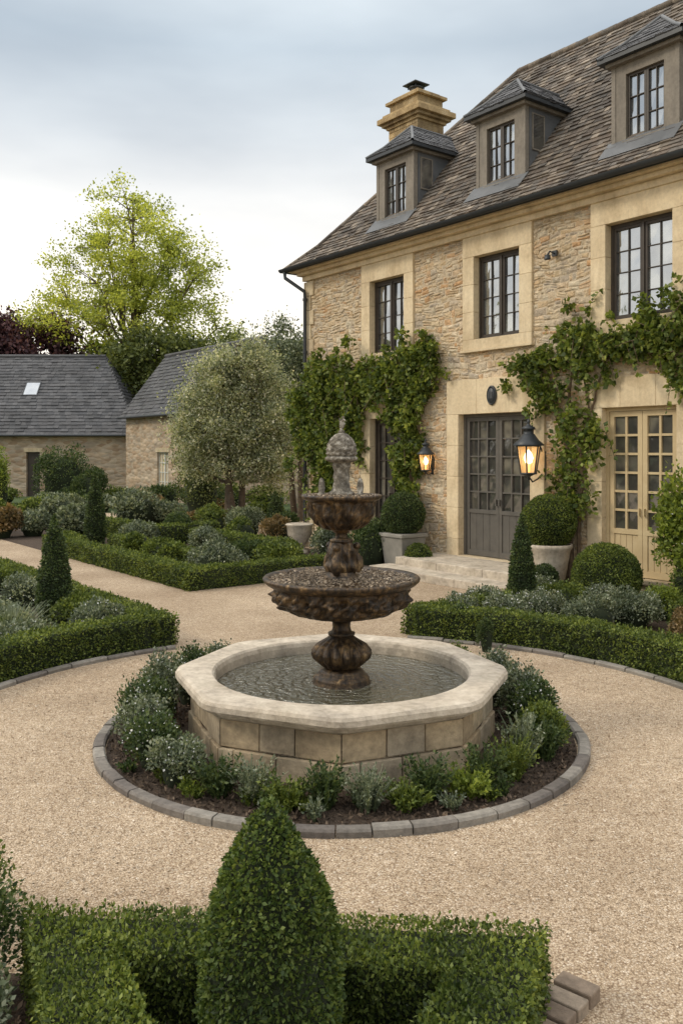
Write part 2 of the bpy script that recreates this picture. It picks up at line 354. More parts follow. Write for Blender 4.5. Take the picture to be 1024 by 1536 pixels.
sheet('mulch_bed',[uv(-.95,-5.6),uv(-.95,-.3),uv(-9,-.3),uv(-20,-1),uv(-20,-5.6)],.008,M_mulch)
sheet('mulch_bed',arc(1.93,0,354,60),.010,M_mulch)
sheet('mulch_bed',[(-2.6,4.1),(-1.4,3.95),(.8,3.75),(.75,3.45),(.1,2.2),(-2.2,2.2)],.008,M_mulch)
pl=Plant(); n=30000
pr=3.2+rng.random(n)**.7*8; pa=rng.random(n)*2-1; P=np.column_stack([pa*pr*.45,pr,np.full(n,.007)])
rr=np.hypot(P[:,0],P[:,1]-7.37); keep=(rr>2.04)&((rr<3.6)|((P[:,1]>11.2)&(np.abs(P[:,0])<1))); P=P[keep]
N=np.tile([0,0,1.],(len(P),1)); V=leafgeo(P,N,.017,.006,.0); V[:,2]=np.clip(V[:,2],.006,.015)
pl.quads(V,np.arange(len(V)).reshape(-1,4),0)
M_peb=rampmat('pebble',[(.31,.225,.15),(.53,.42,.30),(.64,.53,.395),(.44,.345,.245),(.74,.65,.53)],.9,.1)
pl.obj('loose_gravel',[M_peb])
def kerb(name,r,a0,a1,w,h,L):
    mb=MB(); a=a0; st=math.degrees(L/r)
    while a<a1-st*.3:
        s=st*random.uniform(.8,1.2); b=min(a+s,a1); q0=a+st*.02; q1=b-st*.02
        ri=r-w/2+random.uniform(-.006,.006); ro=ri+w; hh=h+random.uniform(-.008,.008)
        vs=[];
        A=arc(ri,q0,q1,5);B=arc(ro,q0,q1,5); e=.014
        Ai=arc(ri+e,q0,q1,5);Bi=arc(ro-e,q0,q1,5)
        for i in range(5): vs+=[(*A[i],0),(*A[i],hh-e),(*Ai[i],hh),(*Bi[i],hh),(*B[i],hh-e),(*B[i],0)]
        fs=[(i*6+j,i*6+j+1,i*6+j+7,i*6+j+6) for i in range(4) for j in range(5)]+[(0,1,2,3,4,5),(24,25,26,27,28,29)]
        mb.add(vs,fs); a=b
    return mb.obj(name,[M_kerb])
kerb('stone_edging',1.985,0,360,.095,.06,.26)
kerb('stone_edging',3.68,-105,-33,.09,.045,.4)
kerb('stone_edging',3.68,13,105,.09,.045,.4)
mb=MB()
for i in range(5):
    c=Vector((1.03-.075*i*1.0,3.80-.085*i,0)); d=Vector((.66,.75,0)); p=Vector((.75,-.66,0)); hh=.06+random.uniform(-.006,.006)
    q=[c+d*a*.048+p*b*.09 for a,b in ((-1,-1),(1,-1),(1,1),(-1,1))]
    mb.add([(*v.xy,0) for v in q]+[(*v.xy,hh) for v in q],[(4,5,6,7),(0,1,5,4),(1,2,6,5),(2,3,7,6),(3,0,4,7)])
mb.obj('brick_edging',[rampmat('brick',[(.20,.15,.11),(.28,.21,.15),(.34,.27,.2)],.9,.6)],bevel=.008)
# ------------------------------------------------------------------ house
house=empty('stone_house',(HO[0],HO[1],0),math.atan2(UD[1],UD[0]))
U0,U1=-5.36,10.0; EZ=6.88; D=7.0
wins=[(-2.23,.58),(1.0,.58),(4.09,.62),(7.2,.6)]
op=[]; sur=[]
for c,h in wins: op.append((c-h,c+h,4.57,6.2)); sur.append((c-h-.3,c+h+.3,4.37,6.62))
op.append((-2.8,-1.66,.3,3.1)); sur.append((-3.1,-1.36,0,3.5))
op.append((0,1.84,.3,3.11)); sur.append((-.33,2.17,0,3.79))
op.append((3.40,4.78,.3,3.11)); sur.append((3.1,5.08,0,3.62))
op.append((6.6,7.9,.3,3.11)); sur.append((6.3,8.2,0,3.6))
us=sorted({U0,U1}|{x for o in op for x in o[:2]}); zs=sorted({0.,6.9}|{x for o in op for x in o[2:]})
mb=MB()
for i in range(len(us)-1):
    for j in range(len(zs)-1):
        uc=(us[i]+us[i+1])/2; zc=(zs[j]+zs[j+1])/2
        if any(o[0]<uc<o[1] and o[2]<zc<o[3] for o in op): continue
        mb.add([(us[i],0,zs[j]),(us[i+1],0,zs[j]),(us[i+1],0,zs[j+1]),(us[i],0,zs[j+1])],[(0,1,2,3)])
mb.add([(U0,0,0),(U0,D,0),(U0,D,6.9),(U0,0,6.9)],[(0,1,2,3)]); mb.add([(U1,0,0),(U1,D,0),(U1,D,6.9),(U1,3.5,11.3),(U1,0,6.9)],[(0,1,2,3,4)])
mb.add([(U0,D,0),(U1,D,0),(U1,D,6.9),(U0,D,6.9)],[(0,1,2,3)])
mb.obj('wall_backing',[M_mortar],house)
mb=MB()
def stonewall(mb,a0,a1,z0,z1,place,blocks,hmin=.045,hmax=.15,wmin=.06,wmax=.30):
    z=z0
    while z<z1-.03:
        h=min(random.uniform(hmin,hmax),z1-z)
        iv=[(a0,a1)]
        for b in blocks:
            if b[2]<z+h*.6 and b[3]>z+h*.4:
                ni=[]
                for a,c in iv:
                    if b[1]<=a or b[0]>=c: ni.append((a,c)); continue
                    if b[0]>a: ni.append((a,b[0]))
                    if b[1]<c: ni.append((b[1],c))
                iv=ni
        for a,c in iv:
            x=a
            while x<c-.01:
                w=random.uniform(wmin,wmax)*(.6+.4*h/hmax)
                if c-x-w<wmin*.6: w=c-x
                split=h>.10 and random.random()<.5; sp_=random.uniform(.38,.62)
                for (f0,f1) in (((0,sp_),(sp_,1)) if split else ((0,1),)):
                    g=random.uniform(.002,.008); p=random.uniform(.001,.022); j=lambda s=.014:random.uniform(-s,s)
                    hh=h*(f1-f0); zo=z+h*f0; e=min(random.uniform(.010,.024),hh*.3)
                    bk=[(x+g+j(),zo+g+j()),(x+w-g+j(),zo+g+j()),(x+w-g+j(),zo+hh-g+j()),(x+g+j(),zo+hh-g+j())]
                    mx=sum(q[0] for q in bk)/4; mz=sum(q[1] for q in bk)/4
                    fr=[(q[0]+(e if q[0]<mx else -e)+j(.007),q[1]+(e if q[1]<mz else -e)+j(.007)) for q in bk]
                    wz=lambda u,zz: zz+min(1,(zz-z0)*3,(z1-zz+.02)*3)*(.034*math.sin(u*1.9+zz*2.3)+.022*math.sin(u*5.3+zz*5+1)+.01*math.sin(u*13+zz*9))
                    V=[place(q[0],wz(*q),0) for q in bk]+[place(q[0],wz(*q),p+j(.007)) for q in fr]+[place(mx+j(),wz(mx,mz)+j(),p+.008)]
                    mb.add(V,[(4,5,8),(5,6,8),(6,7,8),(7,4,8),(0,1,5,4),(1,2,6,5),(2,3,7,6),(3,0,4,7)])
                x+=w
        z+=h
stonewall(mb,U0+.01,U1-.01,.25,6.6,lambda u,z,p:(u,-p-.001,z),sur)
stonewall(mb,0,D,.25,6.6,lambda v,z,p:(U0-p,v,z),[])
mb.obj('rubble_wall',[M_stone],house)
mb=MB()
def course(mb,u0,u1,z0,z1,v0,v1,n,vert=True):
    for i in range(n):
        if vert: a=z0+(z1-z0)*i/n; b=z0+(z1-z0)*(i+1)/n; mb.box((u0,v0,a+.0015),(u1,v1,b-.0015),0,random.uniform(.65,.9))
        else: a=u0+(u1-u0)*i/n; b=u0+(u1-u0)*(i+1)/n; mb.box((a+.0015,v0,z0),(b-.0015,v1,z1),0,random.uniform(.65,.9))
for o,s in zip(op,sur):
    up=o[2]>1; n=3 if up else 5
    course(mb,s[0],o[0],max(o[2],.0) if up else 0,o[3],-.06,.24,n); course(mb,o[1],s[1],o[2] if up else 0,o[3],-.06,.24,n)
    course(mb,s[0],s[1],o[3],s[3],-.062,.24,1 if up else 3,False)
    if up:
        mb.box((s[0]-.002,-.064,s[2]),(s[1]+.002,.24,o[2]),0,.75)
        mb.box((s[0]-.03,-.10,s[2]-.05),(s[1]+.03,-.0,s[2]-.002),0,.7)
    else: mb.box((o[0],-.10,.22),(o[1],.24,.297),0,.5)
mb.box((U0-.05,-.10,6.60),(U1,.0,6.72),0,.75); mb.box((U0-.12,-.22,6.722),(U1,-.0,6.80),0,.7); mb.box((U0-.2,-.34,6.802),(U1,0,6.86),0,.7)
mb.box((U0-.2,0.002,6.70),(U0,D,6.86),0,.7)
z=.1;k=0
while z<6.5:
    h=.36; w=.34 if k%2 else .22
    mb.box((U0-.05,-.05,z+.004),(U0+w,.2,z+h-.004),0,random.uniform(.4,.8)); z+=h;k+=1
for a,b in ((U0,-3.1),(-1.36,-.33),(2.17,3.1),(5.08,6.3),(8.2,U1)): mb.box((a,-.055,0),(b,0,.3),0,.4)
mb.obj('dressed_stone',[M_dress],house,bevel=.008)
fr=MB(); gl=MB(); gd=MB(); yd=MB(); dg=MB()
def pane(g,u0,u1,z0,z1,v):
    d=lambda:random.uniform(-.006,.006)
    g.add([(u0,v+d(),z0),(u1,v+d(),z0),(u1,v+d(),z1),(u0,v+d(),z1)],[(0,1,2,3)])
def casement(f,g,u0,u1,z0,z1,v,cols,rows,fw=.05,mu=.014,mi=0):
    f.box((u0,v,z0),(u1,v+.06,z0+fw),mi); f.box((u0,v,z1-fw),(u1,v+.06,z1),mi)
    f.box((u0,v,z0+fw),(u0+fw,v+.06,z1-fw),mi); f.box((u1-fw,v,z0+fw),(u1,v+.06,z1-fw),mi)
    a,b,c,d=u0+fw,u1-fw,z0+fw,z1-fw
    for i in range(cols):
        for j in range(rows):
            pane(g,a+(b-a)*i/cols,a+(b-a)*(i+1)/cols,c+(d-c)*j/rows,c+(d-c)*(j+1)/rows,v+.045)
    for i in range(1,cols): x=a+(b-a)*i/cols; f.box((x-mu/2*1.3,v+.012,c),(x+mu/2*1.3,v+.05,d),mi)
    for j in range(1,rows): z=c+(d-c)*j/rows; f.box((a,v+.014,z-mu/2*1.3),(b,v+.048,z+mu/2*1.3),mi)
for c,h in wins:
    u0,u1=c-h,c+h; fr.box((u0,.10,4.571),(u1,.2,4.62)); fr.box((u0,.10,6.14),(u1,.2,6.199)); fr.box((u0,.10,4.62),(u0+.05,.2,6.14)); fr.box((u1-.05,.10,4.62),(u1,.2,6.14)); fr.box((c-.022,.09,4.62),(c+.022,.2,6.14))
    casement(fr,gl,u0+.05,c-.022,4.62,6.14,.115,2,4,.045,.010); casement(fr,gl,c+.022,u1-.05,4.62,6.14,.115,2,4,.045,.010)
def door(f,g,u0,u1,z0,z1,v,leaves,cols,rows,kick,mu=.02,fw=.075,boards=True):
    f.box((u0,v-.02,z1-.06),(u1,v+.08,z1)); f.box((u0,v-.02,z0),(u0+.06,v+.08,z1-.06)); f.box((u1-.06,v-.02,z0),(u1,v+.08,z1-.06))
    a=u0+.06;w=(u1-u0-.12)/leaves
    for i in range(leaves):
        p,q=a+w*i+.004,a+w*(i+1)-.004
        casement(f,g,p,q,z0+kick,z1-.065,v,cols,rows,fw,mu)
        f.box((p,v+.002,z0+.01),(q,v+.058,z0+.12)); f.box((p,v+.002,z0+.12),(p+fw,v+.058,z0+kick)); f.box((q-fw,v+.002,z0+.12),(q,v+.058,z0+kick))
        nb=4
        for b in range(nb):
            x0=p+fw+(q-p-2*fw)*b/nb; x1=p+fw+(q-p-2*fw)*(b+1)/nb; f.box((x0+.004,v+.02,z0+.12),(x1-.004,v+.05,z0+kick))
        hx=q-fw/2 if i%2==0 else p+fw/2; f.box((hx-.012,v-.05,z0+1.02),(hx+.012,v,z0+1.14))
door(gd,dg,0,1.84,.3,3.11,.12,2,3,5,.85,.022)
door(yd,dg,3.40,4.78,.3,3.11,.08,2,2,6,.70,.03,.085)
door(fr,dg,-2.8,-1.66,.3,3.1,.12,2,2,5,.6)
door(yd,dg,6.6,7.9,.3,3.11,.08,2,2,6,.70,.03,.085)
rf=MB(); RV=3.5; RZ=11.43; E0=U0-.4; ev=-.42
def zr(v): return EZ+(v-ev)*.93 if v<.2 else EZ+(.2-ev)*.93+(v-.2)*(RZ-EZ-(.2-ev)*.93)/(RV-.2)
def hu(v): return E0+(v-ev)*1.08
kz=zr(.2)
tiles(rf,[(hu(ev),ev,EZ),(U1+.2,ev,EZ),(U1+.2,.2,kz),(hu(.2),.2,kz)],.17,.145)
tiles(rf,[(hu(.2),.2,kz),(U1+.2,.2,kz),(U1+.2,RV,RZ),(hu(RV),RV,RZ)],.17,.145)
B=2*RV-ev
tiles(rf,[(hu(ev),ev,EZ),(hu(.2),.2,kz),(hu(.2),2*RV-.2,kz),(hu(ev),B,EZ)],.2,.2)
tiles(rf,[(hu(.2),.2,kz),(hu(RV),RV,RZ),(hu(.2),2*RV-.2,kz)],.2,.2)
tiles(rf,[(hu(ev),B,EZ),(U1+.2,B,EZ),(U1+.2,RV,RZ),(hu(RV),RV,RZ)],.3,.3)
u=hu(RV)
while u<U1+.2:
    rf.tube([(u,RV,RZ+.01),(u+.36,RV,RZ+.03)],[.085,.075],8); u+=.34
for k in range(17):
    t=k/17; v=.2+(RV-.2)*t; v2=.2+(RV-.2)*(t+.07); rf.tube([(hu(v),v,zr(v)+.01),(hu(v2),v2,zr(v2)+.03)],[.07,.06],6)
rf.tube([(hu(ev),ev,EZ+.01),(hu(.2),.2,kz+.02)],[.06,.06],6)
rf.obj('roof',[M_tile],house)
mb=MB()
mb.add([(E0,ev,EZ-.02),(U1+.2,ev,EZ-.02),(U1+.2,0,EZ-.02),(E0,0,EZ-.02)],[(0,1,2,3)]); mb.add([(E0,0,EZ-.02),(U0,0,EZ-.02),(U0,B,EZ-.02),(E0,B,EZ-.02)],[(0,1,2,3)])
mb.obj('soffit',[M_dress],house)
gt=MB()
def gutter(p,q,r=.065):
    p=Vector(p);q=Vector(q);d=(q-p).normalized();s=d.cross(Vector((0,0,1)))
    vs=[]
    for c in (p,q):
        for i in range(9):
            a=math.pi*i/8; vs.append(c+s*r*math.cos(a)-Vector((0,0,1))*r*math.sin(a))
        vs+= [c-s*r*.85, c+s*r*.85]
    gt.add(vs,[(i,i+1,i+12,i+11) for i in range(8)]+[tuple(range(9)),tuple(range(11,20))],0,None,True)
gutter((E0-.05,ev-.06,EZ+.02),(U1+.2,ev-.06,EZ+.02),.075); gutter((E0-.06,ev-.06,EZ+.02),(E0-.06,B,EZ+.02))
gt.box((E0,ev-.01,EZ-.06),(U1+.2,ev+.012,EZ+.0))
gt.tube([(E0+.12,ev-.05,EZ-.05),(E0+.14,ev-.05,EZ-.2),(U0+.10,-.14,EZ-.55),(U0+.10,-.12,EZ-.7),(U0+.10,-.12,.1)],[.045]*5,8)
gt.tube([(E0-.05,.3,EZ-.05),(U0-.1,.35,EZ-.5),(U0-.1,.35,.1)],[.045]*3,8)
for z in (1.5,3.2,4.8,6.1): gt.tube([(U0+.10,-.12,z),(U0+.10,-.12,z+.06)],[.06,.06],8)
gt.obj('gutters',[M_gut],house)
ch=MB(); cx,cy=-4.95,3.3
def cbox(h,z0,z1,m=0): ch.box((cx-h,cy-h*.8,z0),(cx+h,cy+h*.8,z1),m,random.random())
z=6.9
while z<11.05:
    hh=.14
    n=5
    for i in range(n):
        a=cx-.58+1.16*i/n; ch.box((a+.004,cy-.47,z+.004),(a+1.16/n-.004,cy+.47,z+hh-.004),0)
    z+=hh
cbox(.57,6.9,11.05,1)
for h,a,b in ((.64,11.06,11.14),(.74,11.14,11.22),(.84,11.22,11.36),(.72,11.36,11.46),(.56,11.46,11.72),(.66,11.72,11.80),(.5,11.80,11.90)): cbox(h,a,b,1)
ch.lathe([(.16,11.9),(.15,12.1),(.2,12.12),(.2,12.15),(.12,12.16),(.12,12.0)],16,(cx,cy,0),None,2)
ch.box((cx-.26,cy-.26,12.2),(cx+.26,cy+.26,12.23),2); 
for a in (-1,1):
    for b in (-1,1): ch.box((cx+a*.15-.012,cy+b*.15-.012,12.1),(cx+a*.15+.012,cy+b*.15+.012,12.2),2)
M_ch=solid('chimney_stone',[(.22,.15,.08),(.38,.28,.15),(.46,.36,.22)],3,.9,.6,30,useattr=True,stain=(.7,.68,.65))
ch.obj('chimney',[M_ch,M_ch,M_gut],house,bevel=.008)
dm=MB();dr=MB()
for uc in (-2.4,.75,3.95,7.15):
    h=.60; v0=.35; zt=8.98; zb=7.35
    wu0,wu1,wz0,wz1=uc-.36,uc+.36,7.66,8.80
    dm.box((uc-h,v0,zb),(wu0,v0+.12,zt),0,.5); dm.box((wu1,v0,zb),(uc+h,v0+.12,zt),0,.5)
    dm.box((wu0,v0+.002,zb),(wu1,v0+.12,wz0),0,.5); dm.box((wu0,v0+.002,wz1),(wu1,v0+.12,zt),0,.5)
    dm.box((wu0-.05,v0-.05,wz0-.06),(wu1+.05,v0-.001,wz0-.005),0,.6)
    for sgn in (-1,1):
        a=uc+sgn*h; dm.box((a-.03,v0+.121,zb),(a+.03,1.75,zt),1,.5)
        x=a+sgn*.032; dm.box((a-.04,v0-.012,zb),(a+.04,v0+.1,zt),0,.6)
        cw=(v0+.22,v0+.52); dm.box((x-.012,cw[0],8.2),(x+.012,cw[1],8.85),2)
        dm.box((x-.02,cw[0]-.03,8.17),(x+.018,cw[1]+.03,8.198),0); dm.box((x-.02,cw[0]-.03,8.852),(x+.018,cw[1]+.03,8.88),0)
        dm.box((x-.02,cw[0]-.03,8.198),(x+.018,cw[0]-.002,8.852),0); dm.box((x-.02,cw[1]+.002,8.198),(x+.018,cw[1]+.03,8.852),0)
    casement(fr,gl,wu0,uc-.002,wz0,wz1,v0+.05,2,3,.04,.010); casement(fr,gl,uc+.002,wu1,wz0,wz1,v0+.05,2,3,.04,.010)
    dm.box((uc-h-.10,v0-.10,zt),(uc+h+.10,1.85,zt+.06),0,.4); dm.box((uc-h-.20,v0-.20,zt+.061),(uc+h+.20,1.95,zt+.13),3,.4)
    ez=zt+.135;a,b=uc-h-.2,uc+h+.2;f=v0-.2; az=9.78;av=.85;bv=2.3
    k=.42; zi=ez+.22; c,d=a+.8*k*.9,b-.8*k*.9; fi=f+.28
    tiles(dr,[(a,f,ez),(b,f,ez),(d,fi,zi),(c,fi,zi)],.14,.11,0,.016); tiles(dr,[(c,fi,zi),(d,fi,zi),(uc,av,az)],.14,.11,0,.016)
    tiles(dr,[(b,f,ez),(b,bv,ez),(d,bv,zi),(d,fi,zi)],.14,.11,0,.016); tiles(dr,[(d,fi,zi),(d,bv,zi),(uc,bv,az),(uc,av,az)],.14,.11,0,.016)
    tiles(dr,[(a,bv,ez),(a,f,ez),(c,fi,zi),(c,bv,zi)],.14,.11,0,.016); tiles(dr,[(c,bv,zi),(c,fi,zi),(uc,av,az),(uc,bv,az)],.14,.11,0,.016)
    for p,q in (((a,f,ez),(c,fi,zi)),((c,fi,zi),(uc,av,az)),((b,f,ez),(d,fi,zi)),((d,fi,zi),(uc,av,az)),((uc,av,az),(uc,bv,az))):
        dr.tube([Vector(p)+Vector((0,0,.015)),Vector(q)+Vector((0,0,.015))],[.035,.035],6,1)
    dm.add([(uc-h-.12,v0-.30,zr(v0-.30)+.045),(uc+h+.12,v0-.30,zr(v0-.30)+.045),(uc+h+.12,v0+.02,zr(v0+.02)+.05),(uc-h-.12,v0+.02,zr(v0+.02)+.05)],[(0,1,2,3)],1,.6)
dm.obj('dormers',[M_dfr,M_lead,M_gglass,M_gut],house); dr.obj('dormer_roofs',[M_slate,M_lead],house)
fr.obj('window_frames',[M_frame],house); gl.obj('window_panes',[M_glass],house); gd.obj('grey_door',[M_gdoor],house); yd.obj('cream_door',[M_ydoor],house); dg.obj('door_panes',[M_gglass],house)
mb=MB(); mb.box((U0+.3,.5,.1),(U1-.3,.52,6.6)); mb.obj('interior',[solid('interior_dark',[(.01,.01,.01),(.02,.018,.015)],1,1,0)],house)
mb=MB(); 
mb.lathe([(.001,.05),(.10,.05),(.115,.035),(.12,.0)],28,(0,0,0)); mb.lathe([(.15,0),(.15,.03),(.13,.045),(.118,.03),(.118,0)],28)
for i in (-1,0,1): mb.box((i*.045-.010,-.05,.05),(i*.045+.010,.05,.062),1)
o=mb.obj('oval_plaque',[M_gut,M_lead],house); o.rotation_euler=(math.pi/2,0,0); o.location=(.92,-.064,3.45); o.scale=(.8,1.25,1)
mb=MB(); mb.box((-.05,-.04,-.05),(.05,0,.05)); mb.tube([(0,-.04,0),(0,-.16,.02),(0,-.22,-.06)],[.015,.015,.02],6); mb.lathe([(.001,0),(.05,-.02),(.06,-.09)],12,(0,-.22,-.04))
o=mb.obj('security_camera',[M_gut]); o.parent=house; o.location=(2.42,-.05,5.9)  # security camera on a small wall bracket; it holds no lamp
mb=MB()
for i in range(3): a=-.75+3.5*i/3; mb.box((a+.003,-1.75,.0),(a+3.5/3-.003,-1.2,.15),0,random.uniform(.3,.8)); mb.box((a+.15,-1.2,.0),(min(a+.15+3.5/3-.006,2.6),-.05,.29),0,random.uniform(.3,.8))
st=mb.obj('stone_steps',[M_cop],None,bevel=.012); st.location=house.location; st.rotation_euler=house.rotation_euler
M_glow,t,b=nt('lantern_glow'); b.inputs['Base Color'].default_value=(.8,.5,.25,1); b.inputs['Emission Color'].default_value=(1,.45,.12,1); b.inputs['Emission Strength'].default_value=2.2
M_flame,t,b=nt('flame'); b.inputs['Emission Color'].default_value=(1,.7,.35,1); b.inputs['Emission Strength'].default_value=8
M_lgl,t,b=nt('lantern_glass'); b.inputs['Base Color'].default_value=(1,.7,.35,1); b.inputs['Alpha'].default_value=.35; b.inputs['Roughness'].default_value=.15; b.inputs['Emission Color'].default_value=(1,.5,.15,1); b.inputs['Emission Strength'].default_value=.55
def lantern(u,v,z,s):
    L=empty('wall_lantern'); x,y=uv(u,v); L.location=(x,y,z); L.rotation_euler=house.rotation_euler
    mb=MB(); n=6; rb,rt=.13*s,.20*s; h=.46*s
    P=[(math.cos(i*math.pi/3),math.sin(i*math.pi/3)) for i in range(n)]
    for i in range(n):
        a,b=P[i],P[(i+1)%n]
        mb.tube([(a[0]*rb,a[1]*rb,0),(a[0]*rt,a[1]*rt,h)],[.014*s]*2,6)
        mb.tube([(a[0]*rb,a[1]*rb,0),(b[0]*rb,b[1]*rb,0)],[.016*s]*2,6); mb.tube([(a[0]*rt,a[1]*rt,h),(b[0]*rt,b[1]*rt,h)],[.018*s]*2,6)
    mb.lathe([(.25*s,h),(.255*s,h+.02*s),(.17*s,h+.09*s),(.10*s,h+.19*s),(.085*s,h+.2*s),(.085*s,h+.26*s),(.12*s,h+.27*s),(.1*s,h+.31*s),(.03*s,h+.34*s),(.022*s,h+.37*s),(.035*s,h+.39*s),(.02*s,h+.42*s),(.002,h+.45*s)],24)
    mb.lathe([(.001,-.12*s),(.022*s,-.10*s),(.012*s,-.07*s),(.05*s,-.04*s),(.13*s,0),(.001,.01*s)],18)
    mb.tube([(0,0,-.04*s),(0,.10*s,-.14*s),(0,.22*s,-.10*s),(0,-v,.02)],[.014*s]*4,6); mb.tube([(0,.17*s,h*.95),(0,.26*s,h+.05*s),(0,-v,h*.6)],[.013*s]*3,6)
    mb.box((-.05*s,-v-.03,-.12*s),(.05*s,-v-.0,h*.8))
    mb.obj('frame',[M_gut],L)
    g=MB()
    for i in range(n):
        a,b=P[i],P[(i+1)%n]; q=.97
        g.add([(a[0]*rb*q,a[1]*rb*q,.01),(b[0]*rb*q,b[1]*rb*q,.01),(b[0]*rt*q,b[1]*rt*q,h-.01),(a[0]*rt*q,a[1]*rt*q,h-.01)],[(0,1,2,3)])
    g.obj('glass_panes',[M_lgl],L)
    f=MB(); f.lathe([(.03*s,.0),(.03*s,.16*s),(.001,.165*s)],12,(0,0,.02),None,1); f.lathe([(.001,.15*s),(.055*s,.18*s),(.08*s,.26*s),(.05*s,.34*s),(.001,.40*s)],12,(0,0,0),None,0)
    f.obj('flame_bulb',[M_flame,M_glow],L)
    l=bpy.data.lights.new('lamp_light','POINT'); l.energy=26*s; l.color=(1,.55,.22); l.shadow_soft_size=.06*s; lo=bpy.data.objects.new('lamp_light',l); COL.objects.link(lo); lo.parent=L; lo.location=(0,-.02,.28*s)
lantern(2.12,-.42,1.98,1.08); lantern(-.78,-.22,1.98,.72)
# ------------------------------------------------------------------ barns
def stonemat(name):
    m,t,b=nt(name); v=coords(t,(2.2,2.2,5))
    vo=t.nodes.new('ShaderNodeTexVoronoi'); vo.inputs['Scale'].default_value=1.3; t.links.new(v,vo.inputs['Vector'])
    s=t.nodes.new('ShaderNodeSeparateColor'); t.links.new(vo.outputs['Color'],s.inputs[0])
    c=ramp(t,s.outputs[0],[(.36,.25,.16),(.50,.38,.26),(.44,.36,.27),(.56,.45,.33)])
    c=mix(t,c,ramp(t,noise(t,v,.5,5),[(.6,.6,.6),(1.15,1.15,1.15)],[.3,.7]),1.,'MULTIPLY')
    t.links.new(c,b.inputs['Base Color']); b.inputs['Roughness'].default_value=.95; bump(t,b,vo.outputs['Distance'],.8,-.05); return m
M_barn=stonemat('barn_stone')
def barn(name,loc,rz,length,depth,ez,rzz,hipL,hipR,opn,win,sky=None):
    B=empty(name,(loc[0],loc[1],0),rz); mb=MB()
    us=sorted({0,length}|{x for o in opn+win for x in o[:2]}); zs=sorted({0,ez}|{x for o in opn+win for x in o[2:]})
    for i in range(len(us)-1):
        for j in range(len(zs)-1):
            uc=(us[i]+us[i+1])/2; zc=(zs[j]+zs[j+1])/2
            if any(o[0]<uc<o[1] and o[2]<zc<o[3] for o in opn+win): continue
            mb.add([(us[i],0,zs[j]),(us[i+1],0,zs[j]),(us[i+1],0,zs[j+1]),(us[i],0,zs[j+1])],[(0,1,2,3)])
    for o in opn+win:
        a,b,c,d=o; mb.add([(a,0,c),(a,.3,c),(a,.3,d),(a,0,d)],[(0,1,2,3)]); mb.add([(b,0,c),(b,.3,c),(b,.3,d),(b,0,d)],[(0,1,2,3)]); mb.add([(a,0,d),(a,.3,d),(b,.3,d),(b,0,d)],[(0,1,2,3)])
    hd=depth/2
    for u,hp in ((0,hipL),(length,hipR)):
        vs=[(u,0,0),(u,depth,0),(u,depth,ez)]+([] if hp else [(u,hd,rzz-.08)])+[(u,0,ez)]; mb.add(vs,[tuple(range(len(vs)))])
    mb.add([(0,depth,0),(length,depth,0),(length,depth,ez),(0,depth,ez)],[(0,1,2,3)])
    mb.obj('walls',[M_barn],B)
    r=MB(); o=.3; k=(rzz-ez)/hd; e=ez-o*k*.6
    a,b=-.2,length+.2; ra,rb=a+hipL,b-hipR
    tiles(r,[(a,-o,e),(b,-o,e),(rb,hd,rzz),(ra,hd,rzz)],.3,.24,0,.035)
    r.add([(a,depth+o,e),(b,depth+o,e),(rb,hd,rzz),(ra,hd,rzz)],[(0,1,2,3)])
    tiles(r,[(b,-o,e),(b,depth+o,e),(rb,hd,rzz)],.3,.24,0,.035) if hipR else None
    tiles(r,[(a,-o,e),(a,depth+o,e),(ra,hd,rzz)],.3,.24,0,.035) if hipL else None
    r.tube([(ra,hd,rzz+.02),(rb,hd,rzz+.02)],[.1,.1],8); r.obj('roof',[M_slate],B)
    t_=MB()
    for p in opn+win: t_.box((p[0]-.12,-.03,p[3]),(p[1]+.12,.2,p[3]+.2),0); 
    for p in win:
        t_.box((p[0]-.12,-.05,p[2]-.1),(p[1]+.12,.1,p[2]),0)
        casement(t_,t_,p[0],(p[0]+p[1])/2,p[2],p[3],.1,2,4,.05,.03,1); casement(t_,t_,(p[0]+p[1])/2,p[1],p[2],p[3],.1,2,4,.05,.03,1)
    for p in opn: t_.box((p[0],.2,p[2]),(p[1],.24,p[3]),2)
    if sky:
        for i,(u,q) in enumerate(sky):
            v=q*hd-o; z=e+(v+o)*(rzz-e)/(hd+o); sl=(rzz-e)/(hd+o)
            t_.add([(u-.35,v-.3,z-.3*sl+.08),(u+.35,v-.3,z-.3*sl+.08),(u+.35,v+.3,z+.3*sl+.08),(u-.35,v+.3,z+.3*sl+.08)],[(0,1,2,3)],4)
            for s1,s2 in (((-.4,-.34),(-.35,.34)),((.35,-.34),(.4,.34))): t_.add([(u+s1[0],v+s1[1],z+s1[1]*sl+.09),(u+s2[0],v+s1[1],z+s1[1]*sl+.09),(u+s2[0],v+s2[1],z+s2[1]*sl+.09),(u+s1[0],v+s2[1],z+s2[1]*sl+.09)],[(0,1,2,3)],3)
    t_.obj('trim',[M_dress,solid('white_paint',[(.55,.55,.5),(.65,.65,.6)],3,.6,.1),M_frame,M_gut,M_glass],B)
    g=MB(); g.tube([(a,-o-.05,e),(b,-o-.05,e)],[.06,.06],8); g.obj('gutter',[M_gut],B)
    return B
barn('stone_barn',(-22.5,44.6),0,12.0,7.4,3.35,7.6,0,2.8,[(6.3,7.0,0,2.3)],[(1.5,2.4,1,2)],[(5.9,.6)])
barn('stone_outbuilding',(-10.9,43.9),math.atan2(UD[1],UD[0]),9.4,4.6,4.25,7.3,0,0,[],[(3.6,4.8,.4,2.3)])
